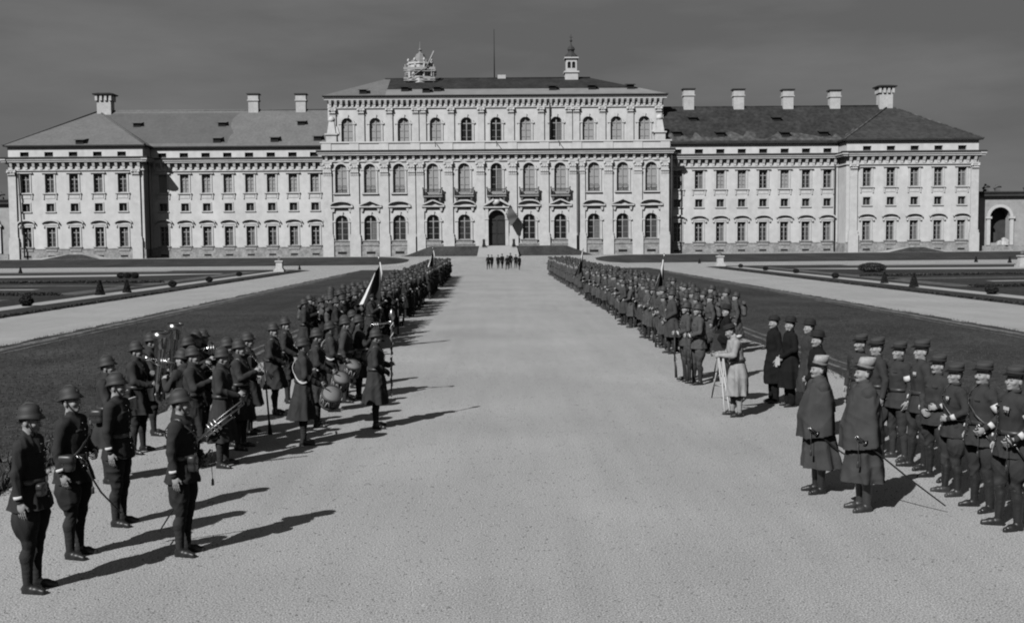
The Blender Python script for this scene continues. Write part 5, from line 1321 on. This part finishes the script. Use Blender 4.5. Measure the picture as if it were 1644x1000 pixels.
o = bandsman(556, 640, 'drummer farthest from the camera, beside the drum major', ('drum', 'drum'), -85, 31, .48); drum(o, 'side drum farthest from the camera, half hidden by the drum major', (.08, .42, .84), (.6, .3, .7))
o = bandsman(605, 686, 'drum major in long coat with tall mace, alone on the gravel', ('clasp', 'staff'), -85, 28, .44, yaw=.1)
b = MB(); b.tube([(-.235, .27, .62), (-.235, .30, 1.95)], [.014, .017], 8); b = held(o, b, 'mace', WOODR, 'tall corded mace held upright by the drum major', 'mace')
k = MB(); k.lathe([(.003, -.02), (.04, .02), (.058, .08), (.045, .15), (.02, .2), (.003, .22)], 14, (-.235, .30, 1.93)); sub(b, k, 'mace_head', SILV); k = MB(); k.lathe([(.003, 0), (.03, .03), (.014, .12)], 10, (-.235, .27, .52)); sub(b, k, 'ferrule', SILV)
k = MB(); k.tube([(-.235 + .026 * math.cos(t * 1.1), .275 + .022 * t / 36 + .026 * math.sin(t * 1.1), .70 + 1.2 * t / 36) for t in range(37)], .008, 5); sub(b, k, 'cord', PATCH)
m = man(armR='down', armL='down', hi=True); o = spawn(kit_coat(m, CAPE, .44, 29), m.body(), 'officer in lighter long coat standing before the left colour bearer', 'soldier', at(554, 509, 1.8), -92, 'officers before the left ranks')
sword(o, 'sheathed sword of the officer in lighter coat before the left ranks')
m = man(armR='down', armL='down', hi=True, yaw=.3); o = spawn(kit_coat(m, COAT, .44, 30), m.body(), 'soldier standing between the drum major and the left ranks', 'soldier', at(566, 498, 1.8), -92, 'officers before the left ranks')

# ================================================================ right side
GR = 'row of officers with armbands on the right'
m = man(armR='down', armL='hilt', yaw=.0, pitch=.05, fat=1.0)
def caped(px, py, label, seed, sc, yaw, light):
    aR, aL = ((.205, .015, 1.165), (.15, .12, .96), (-.1, .4, -1), .6), ((.20, -.03, 1.17), (.19, .05, .90), (-.05, .2, -1), .8); m = man(armR=aR, armL=aL, yaw=yaw, pitch=.03, fat=1.02)
    P = [m.greatcoat(CAPE, .34, seed=seed, flare=1.05), m.cape(CAPE, .79, seed), m.kepi(KEPIL, mat('pale_kepi_band', .17, .85, .3, 30), .128), m.moustache()]
    for sd in (1, -1): P += [m.calf(sd, BROWN if light else LEATH, 'legging'), m.boot(sd, BROWN if light else LEATH)]
    return spawn(P, m.body(), label, 'general', at(px, py), 96, 'two generals in capes', sc)
o = caped(1312, 790, 'general in long cape and pale kepi with dark boots, farther of the two', 41, 1.0, .05, False); sword(o, 'sheathed sword under the cape of the farther general', (-.26, .12, .84), (-.30, -.45, .42))
o = caped(1384, 818, 'general in long cape and pale kepi with brown boots, nearer of the two', 42, 1.04, -.05, True); sword(o, 'long sheathed sword trailing behind the nearer caped general', (-.27, .10, .86), (-.34, -.86, .10))
spots = [((1382, 536), 1, 'officer in dark kepi farthest along the row, behind the caped generals'), ((1409, 545), 1, 'officer in dark kepi second farthest along the row, white medal on chest'), ((1441, 737), 0, 'officer with white armband and light trousers, third along the row'),
         ((1476, 752), 0, 'officer in tall boots with medals between the third and the moustached one'), ((1503, 769), 0, 'stout officer with moustache in the middle of the row'), ((1531, 794), 0, 'officer with two bright medals standing right of the stout one'),
         ((1574, 817), 0, 'officer with broad white armband and sword, second from the picture edge'), ((1624, 848), 0, 'officer with three medals and sword, cut by the picture edge')]
for i, ((px, py), hd_, lb) in enumerate(spots):
    m = man(armR='down' if i not in (4, 1) else 'clasp', armL='belt' if i in (4, 5) else ('hilt' if i >= 6 else 'down'), yaw=[-.1, .1, .05, .15, -.05, .1, .2, .25][i], pitch=[0, -.06, .03, 0, .02, -.03, .03, .04][i], fat=[1.0, 1.0, 1.05, 1.0, 1.22, 1.0, 1.14, 1.05][i], stance='easy' if i in (3, 5, 7) else 'apart', sway=[.8, -.6, .5, -1, .3, 1.0, -.4, .7][i])
    P = [m.tunic(KHAKI, .80, seed=50 + i), m.belt(BROWN, 1.03), m.breeches(KHAKI, 1.25 if i not in (2,) else .85, 60 + i), m.kepi(KEPID, mat('kepi_band', .035, .9, .2, 9)), m.collar(KEPID)] + ([m.buttons(.92)] if i != 4 else [])
    for sd in (1, -1): P += [m.calf(sd, LEATH if i != 2 else KHAKI, 'tall_boot' if i != 2 else 'puttee'), m.boot(sd, LEATH if i not in (2, 5) else BROWN)]
    if i in (2, 4, 6, 7): P.append(m.patch(-1, .62, upper=True, w=.10 if i == 6 else .08))
    if i >= 2: P += [m.patch(-1, .72, w=.055, r=.05), m.patch(1, .78, w=.04, r=.05)]
    if i in (1, 3, 5, 7): P.append(m.medals(3 if i == 7 else 2))
    if i in (4, 6, 0): P.append(m.moustache())
    if i in (5, 6): P.append(m.crossbelt(BROWN, 1))
    p = at(px, py, 1.8) if hd_ else at(px, py)
    o = spawn(P, m.body(), lb, 'officer', p, [112, 92, 104, 96, 110, 88, 100, 95][i], GR, [1, 1.02, 1.0, 1.05, .97, .96, 1.02, 1.05][i])
    if i >= 6: sword(o, 'sheathed sword of the officer %s' % ('with the broad armband' if i == 6 else 'cut by the picture edge'), (-.23, .13, .98), (-.34, -.36, .26))
# civilians
GC = 'men in black overcoats'
for i, (px, py, hd_, lb, arms, hat) in enumerate((((1242), 646, 0, 'man in black overcoat and flat dark hat, leftmost of the four civilians', ('down', 'down'), 0), (1268, 652, 0, 'man in black overcoat and bowler holding white gloves, second civilian', ('clasp', 'clasp'), 1),
        (1300, 513, 1, 'man in tall dark hat standing behind the other civilians', ('down', 'down'), 2), (1313, 531, 1, 'man in dark overcoat and round hat just behind the farther general', ('down', 'clasp'), 1))):
    m = man(armR=arms[0], armL=arms[1], yaw=[.1, .05, -.1, .1][i], pitch=-.03, fat=1.08)
    P = [m.greatcoat(BLACKC if i != 2 else mat('charcoal_overcoat', .04, .95, .2, 7), .40, seed=70 + i, flare=.92, name='overcoat'), m.breeches(BLACKC, 1, 80 + i, True), m.collar(PATCH), m.bowler(FELT, *[(.115, .10, True), (.128, .125, False), (.112, .13, False), (.125, .12, True)][i])]
    for sd in (1, -1): P.append(m.boot(sd, LEATH))
    if i in (0, 3): P.append(m.moustache())
    o = spawn(P, m.body(), lb, 'civilian', at(px, py, 1.8) if hd_ else at(px, py), 96, GC, 1.0)
    if i == 1: b = MB(); b.box(-.06, .06, .24, .27, .84, 1.0); b.box(.0, .07, .27, .285, .80, .96); held(o, b, 'glove', PATCH, 'white gloves held before the second black overcoat', 'gloves')
# photographer and his camera
m = man(armR='reach', armL='reach', yaw=-.15, pitch=-.25, lean=.17, stance='easy')
P = [m.greatcoat(LIGHTC, .40, seed=90, flare=.86, name='dustcoat'), m.belt(BROWN, 1.12), m.collar(PATCH), m.bowler(FELT, .100, .085)]
for sd in (1, -1): P += [m.calf(sd, LIGHTC, 'gaiter'), m.boot(sd, LEATH)]
o = spawn(P, m.body(), 'photographer in pale belted coat leaning towards a tripod camera', 'photographer', at(1184, 668), 92, None)
ft = [at(1135, 632), at(1159, 655), at(1175, 664)]; c = (ft[0] + ft[1] + ft[2]) / 3; c.x -= .0
cm = empty('tripod_camera', (c.x, c.y, 0), 'large plate camera under a black cloth on a pale wooden tripod', 'camera'); top = Vector((0, 0, 1.12))
for f in ft:
    g = f - c; g.z = 0; g = g * (.95 / max(g.length, .01)); l = MB(); sd_ = Vector((-g.y, g.x, 0)).normalized() * .05
    l.tube([tuple(top + sd_), tuple(g * .55 + Vector((0, 0, .5)) + sd_ * .6)], .015, 6); l.tube([tuple(top - sd_), tuple(g * .55 + Vector((0, 0, .5)) - sd_ * .6)], .015, 6); l.tube([tuple(g * .45 + Vector((0, 0, .62))), tuple(g)], [.024, .013], 6); l.build('leg', mat('pale_ash', .5, .6, .2, 3), cm)
gs = [(f - c).normalized() * .95 for f in ft]; l = MB(); P = lambda g, k: (g.x * k, g.y * k, 1.12 * (1 - k)); l.tube([P(gs[0], .72), P(gs[2], .60)], .016, 6); l.build('crossbar', MATS['pale_ash'], cm)
l = MB(); l.box(-.17, .17, -.15, .15, 1.10, 1.16); l.build('head_plate', WOODR, cm)
l = MB(); l.box(-.16, .10, -.14, .14, 1.16, 1.46); l.lathe([(.05, 0), (.06, .08), (.055, .09), (.04, .04), (.002, .03)], 16, (-.16, 0, 1.32), axis=(-1, 0, 0)); l.build('camera_body', WOODR, cm)
f = Field(.015); f.ell((.10, 0, 1.36), (.26, .21, .20)).loft([(.88, .18, 0, .16, .19), (1.1, .16, 0, .18, .19), (1.4, .12, 0, .2, .19)], (7, .12, .02, 1), .06); v, q = f.data(.012, 4); link('focusing_cloth', qmesh('focusing_cloth', v, q, BLACKC), cm)
m = man(armR='belt', armL='down', hi=False, yaw=.4)
o = spawn(kit_coat(m, BLACKC, .5, 93, hat=''), m.body(), 'assistant in black coat half hidden behind the tripod camera', 'man', at(1166, 610), 80, None); link('hat', m.bowler(FELT)[1], o)

# ---- the paraded companies
def trooper(cl, seed, armR='grip', armL='down', pack=True, yaw=0, pitch=0, sway=0, fat=1):
    m = man(armR=armR, armL=armL, hi=False, yaw=yaw, pitch=pitch, sway=sway, fat=fat, stance=random.choice(('stand', 'apart', 'easy'))); P = kit_coat(m, cl, .46, seed)
    if pack:
        f = Field(.02); f.ell((0, -.24, 1.27), (.17, .10, .19)); f.cap((-.13, -.24, 1.15), .07, (.13, -.24, 1.15), .07, .05); f.cap((-.17, -.23, 1.47), .06, (.17, -.23, 1.47), .06, .02)
        P.append(m._g(f, 'pack', PACKM, .008, .1, seed))
    for sd in (-1, 1): f = Field(.02); f.cap((sd * .09, .165, 1.06), .045, (sd * .12, .155, 1.04), .045, .02); P.append(m._g(f, 'cartridge_pouch', BROWN, .0))
    return m, P
COATV = [COATR, cloth('sunlit_greatcoat_worn', .088), cloth('sunlit_greatcoat_dark', .062)]
proto = {}
for s in (-1, 1):
    proto[s] = []
    for i in range(7):
        cl = COATV[i % 3] if s > 0 else (COAT if i % 2 else cloth('horizon_wool_dark', .034))
        m, P = trooper(cl, 100 + i + 10 * (s > 0), ('grip', 'down', 'grip', 'belt', 'griphi', 'clasp', 'grip')[i], ('down', 'grip', 'stiff', 'down', 'grip', 'clasp', 'hilt')[i], i != 5, random.uniform(-.35, .35), random.uniform(-.12, .1), random.uniform(-1, 1), random.uniform(.92, 1.12)); proto[s].append((m.body(), P))
LAB = {1: 'helmeted soldier with pack in the close ranks along the right road edge', -1: 'helmeted soldier with pack in the close ranks along the left road edge'}
GRP = {1: 'soldiers in the right ranks', -1: 'soldiers in the left ranks'}
place = []
for s in (-1, 1):
    xs_ = (5.3, 5.87, 6.44, 7.0) if s > 0 else (4.15, 4.8, 5.45)
    y = 31.0 if s > 0 else 30.0
    while y < (108 if s > 0 else 103):
        if s > 0 or not any(a < y < b for a, b in ((44.5, 47), (59, 62), (75, 78))):
            for r, x in enumerate(xs_):
                if s < 0 and r < 1 and y < 33: continue
                place.append((y, s, s * (x + (0 if s > 0 else .012 * max(0, y - 60))) + random.gauss(0, .10), y + random.gauss(0, .13), r))
        y += .86 if s > 0 else .74
place.sort(key=lambda t: t[0])
NOBJ = 248
roots = {}
for k, (y, s, x, yy, r) in enumerate(place[:NOBJ]):
    i = random.randrange(7); sc = random.uniform(.915, 1.06); hd = (90 if s > 0 else -90) + random.gauss(0, 9)
    if (s, i) not in roots:
        b, P = proto[s][i]; o = spawn(P, b, LAB[s], 'soldier', Vector((x, yy, 0)), hd, GRP[s], sc); roots[(s, i)] = o
    else:
        o = copy_tree(roots[(s, i)]); o.location = (x, yy, 0); o.rotation_euler = (0, 0, R(hd)); o.scale = (sc,) * 3
    if (r == 0 and k % 2 == 0 or r == 3 and k % 5 == 0) and y < 62:
        rifle(o, (.13, .27, .60) if i in (0, 2, 4, 6) else (.20, -.16, 1.25), 'rifle held upright by a soldier in the %s ranks' % ('right' if s > 0 else 'left'), 'rifles in the %s ranks' % ('right' if s > 0 else 'left'), (R(random.uniform(-4, 4)), R(random.uniform(-4, 4))))
# beyond the nearest three hundred: one mass
cs = {}
for s in (-1, 1):
    m = man(armR='grip', armL='down', hi=False); f = Field(.045)
    f.loft([(.44, 0, 0, .25, .22), (.75, 0, 0, .22, .19), (1.1, 0, 0, .18, .15), (1.42, 0, 0, .2, .13), (1.5, 0, 0, .09, .09)], (6, .05, 0, 1)); m.sleeves(f, .075, .062, .05); f.ell((0, -.24, 1.3), (.17, .1, .2))
    for sd in (1, -1): f.cap(m.leg[sd][1], .06, m.leg[sd][2], .05).cap(m.leg[sd][2], .05, m.leg[sd][3], .04)
    v0, q0 = f.data(); f = Field(.03); f.cap((0, 0, 1.48), .055, (0, 0, 1.56), .055).ell((0, .01, 1.61), (.075, .09, .11)); v1, q1 = f.data(); hm = m.helmet()[1]
    v2 = np.array([tuple(p.co) for p in hm.vertices]); cs[s] = (v0, q0, v1, q1, v2, [tuple(p.vertices) for p in hm.polygons if len(p.vertices) == 4])
vs, qs, mi, off = [], [], [], 0
for y, s, x, yy, r in place[NOBJ:]:
    v0, q0, v1, q1, v2, f2 = cs[s]; a = R((90 if s > 0 else -90) + random.gauss(0, 5)); M2 = np.array([[math.cos(a), -math.sin(a), 0], [math.sin(a), math.cos(a), 0], [0, 0, 1]]) * random.uniform(.95, 1.04); tone = random.randrange(2)
    for v, q, k in ((v0, q0, (0 if s > 0 else 2) + tone), (v1, q1, 4), (v2, np.array(f2), 5)):
        vs.append(v @ M2.T + V(x, yy, 0)); qs.append(q + off); mi.append(np.full(len(q), k)); off += len(v)
me = qmesh('crowd', np.concatenate(vs), np.concatenate(qs), [COATV[0], COATV[1], COAT, MATS['horizon_wool_dark'], SKIN, STEEL], np.concatenate(mi)); tag(link('crowd', me), kind='stuff')

# two leaders standing just before the right ranks
for i, (px, py, lb) in enumerate(((1102, 611, 'soldier with rifle and white gloves, first before the right ranks'), (1121, 617, 'soldier with rifle stepping out beside the first, before the right ranks'))):
    m = man(armR='belt', armL='grip', stance='easy' if i else 'apart', hi=True, yaw=.1); P = kit_tunic(m, COATV[i], seed=120 + i, cuff=True) + [m.crossbelt(BROWN, 1)]
    o = spawn(P, m.body(), lb, 'soldier', at(px, py), 98, 'leaders before the right ranks', 1.05); rifle(o, (-.12, .28, .62), 'rifle of the soldier %s' % ('first before the right ranks' if i == 0 else 'stepping out before the right ranks'), None)

# colours
def flag(px, py, X, lb, lbm, head, wide=1.0):
    p = Vector((X, 0, 0)); y = X / (px - 798) * F; p.y = y; s = 1 if X > 0 else -1
    m = man(armR='griphi', armL='grip', hi=True); o = spawn(kit_coat(m, COATR if s > 0 else COAT, .46, 130 + int(abs(px))), m.body(), lbm, 'colour bearer', p, head, 'colour bearers')
    zt = at(px, py, 0); zt = aty(px, py, y).z
    fl = empty('flag', (X + s * -.28, y + .02, 0), lb, 'flag', 'regimental colours')
    MB().tube([(0, 0, .95), (-s * .04, 0, zt - .12)], [.019, .016], 8).build('pole', WOODR, fl)
    k = MB(); k.lathe([(.003, zt - .14), (.022, zt - .11), (.03, zt - .06), (.003, zt + .06)], 8); k.build('finial', SILV, fl)
    hgt = 1.12; d = -1 if s < 0 else -1
    P = lambda u, t: (-.045 * s + d * t * wide * (.30 + .78 * u ** 1.1) * (1 - .22 * t), .07 * math.sin(9 * t + 2 * u) + .05 * math.sin(14 * t) - .06 * t, zt - .16 - hgt * u * (.9 + .1 * (1 - t)) - .72 * t * (1 - .25 * u) - .03 * math.sin(7 * t))
    me = cloth_mesh(P, 16, 24, [mat('flag_blue', .03, .9, .1, 3), mat('flag_white', .72, .9, .06, 3), mat('flag_red', .05, .9, .1, 3), mat('flag_back', .3)], 'cloth', mi=lambda u, t: (0 if t < .42 else (1 if t < .72 else 2)) if s < 0 else (0 if t < .62 else (1 if t < .88 else 2))); link('cloth', me, fl)
    b = MB(); b.tube([(-s * .04, -.03, zt - .16), (-s * .10, -.10, zt - .5), (-s * .08, -.09, zt - .75)], [.02, .035, .012], 6); b.build('cravat', PATCH, fl)
flag(594, 413, -4.0, 'tricolour on a pole nearest the camera, left of the road', 'bearer of the near tricolour in front of the left ranks', -92, 1.35)
flag(688, 398, -4.35, 'tricolour on a pole far along the left ranks', 'bearer of the far tricolour beside the left ranks', -92)
flag(1080, 409, 5.85, 'tricolour on a pole nearest the camera, right of the road', 'bearer of the near tricolour among the right ranks', 92, .72)
flag(944, 399, 5.1, 'tricolour on a pole far along the right ranks', 'bearer of the far tricolour beside the right ranks', 92, .7)

# ---- the party walking up the road from the palace
lbs = ['leftmost walker of the small party coming from the palace', 'second walker from the left of the small party', 'third walker of the small party, just left of its middle', 'fourth walker of the small party, in its middle', 'fifth walker of the small party, just right of its middle', 'third walker from the right of the small party', 'second walker from the right of the small party', 'rightmost walker of the small party']
base = None
for px, lb in zip((784, 790.5, 801, 807, 814, 818.5, 827.5, 834), lbs):
    if base is None:
        m = man(armR='swing', armL='swingb', stance='walk', hi=False); P = [m.tunic(BLACKC, seed=140), m.breeches(BLACKC, 1.1, 141), m.kepi(KEPID, LEATH)]
        for sd in (1, -1): P += [m.calf(sd, LEATH, 'legging'), m.boot(sd, LEATH)]
        base = o = spawn(P, m.body(), lb, 'officer', Vector((0, 0, 0)), 180, 'small party walking up the road')
    else: o = copy_tree(base); o['label'] = lb
    p = at(px + random.uniform(-1.2, 1.2), 432.5 + random.uniform(-2.2, 1.6)); o.location = p; o.rotation_euler = (0, 0, R(180 + random.uniform(-22, 22))); o.scale = (random.uniform(.93, 1.07),) * 3
# ================================================================ light
EL, AZ = R(39), R(36); CAP = 1.5                                   # light travels forward and to the right
sd = bpy.data.lights.new('sun', 'SUN'); sd.energy = 4.15; sd.angle = R(.5)
so = bpy.data.objects.new('sun', sd); COL.objects.link(so)
dv = Vector((math.sin(AZ) * math.cos(EL), math.cos(AZ) * math.cos(EL), -math.sin(EL)))
so.rotation_euler = dv.to_track_quat('-Z', 'Y').to_euler(); so.location = (-60, -80, 90)
w = bpy.data.worlds.new('World'); SC.world = w; w.use_nodes = True
nt = w.node_tree; N = nt.nodes; L = nt.links; bg = N['Background']
sky = N.new('ShaderNodeTexSky'); sky.sky_type = 'NISHITA'; sky.sun_disc = False
sky.sun_elevation = EL; sky.sun_rotation = math.atan2(-dv.x, -dv.y); sky.altitude = 500; sky.air_density = 1.0; sky.dust_density = .6; sky.ozone_density = 1.2
sp = N.new('ShaderNodeSeparateColor'); L.new(sky.outputs['Color'], sp.inputs['Color'])   # black-and-white film behind a red filter sees only the red of the sky
pw = N.new('ShaderNodeMath'); pw.operation = 'POWER'; pw.inputs[1].default_value = 3.0; L.new(sp.outputs[0], pw.inputs[0])
tc = N.new('ShaderNodeTexCoord'); mp = N.new('ShaderNodeMapping'); mp.inputs['Scale'].default_value = (1.3, 1.3, 6); mp.inputs['Rotation'].default_value = (0, R(14), 0); L.new(tc.outputs['Generated'], mp.inputs['Vector'])
nz = N.new('ShaderNodeTexNoise'); nz.inputs['Scale'].default_value = 2.6; nz.inputs['Detail'].default_value = 7; nz.inputs['Roughness'].default_value = .55; L.new(mp.outputs['Vector'], nz.inputs['Vector'])
mr = N.new('ShaderNodeMapRange'); mr.inputs['From Min'].default_value = .42; mr.inputs['From Max'].default_value = .75; mr.inputs['To Min'].default_value = 1.0; mr.inputs['To Max'].default_value = 1.42; L.new(nz.outputs['Fac'], mr.inputs['Value'])
# the film's shoulder holds the bright band at the horizon down
sm = N.new('ShaderNodeMath'); sm.operation = 'SMOOTH_MIN'; L.new(pw.outputs[0], sm.inputs[0]); sm.inputs[1].default_value = CAP; sm.inputs[2].default_value = CAP * .5
mu = N.new('ShaderNodeMath'); mu.operation = 'MULTIPLY'; L.new(sm.outputs[0], mu.inputs[0]); L.new(mr.outputs['Result'], mu.inputs[1])
L.new(mu.outputs[0], bg.inputs['Color']); bg.inputs['Strength'].default_value = .0815
SC.view_settings.view_transform = 'Standard'; SC.view_settings.look = 'None'; SC.view_settings.exposure = 0; SC.view_settings.gamma = 1
SC.render.film_transparent = False
SC.cycles.pixel_filter_type = 'BLACKMAN_HARRIS'; SC.cycles.filter_width = 2.0
SC.cycles.use_denoising = True; SC.cycles.max_bounces = 5; SC.cycles.diffuse_bounces = 0
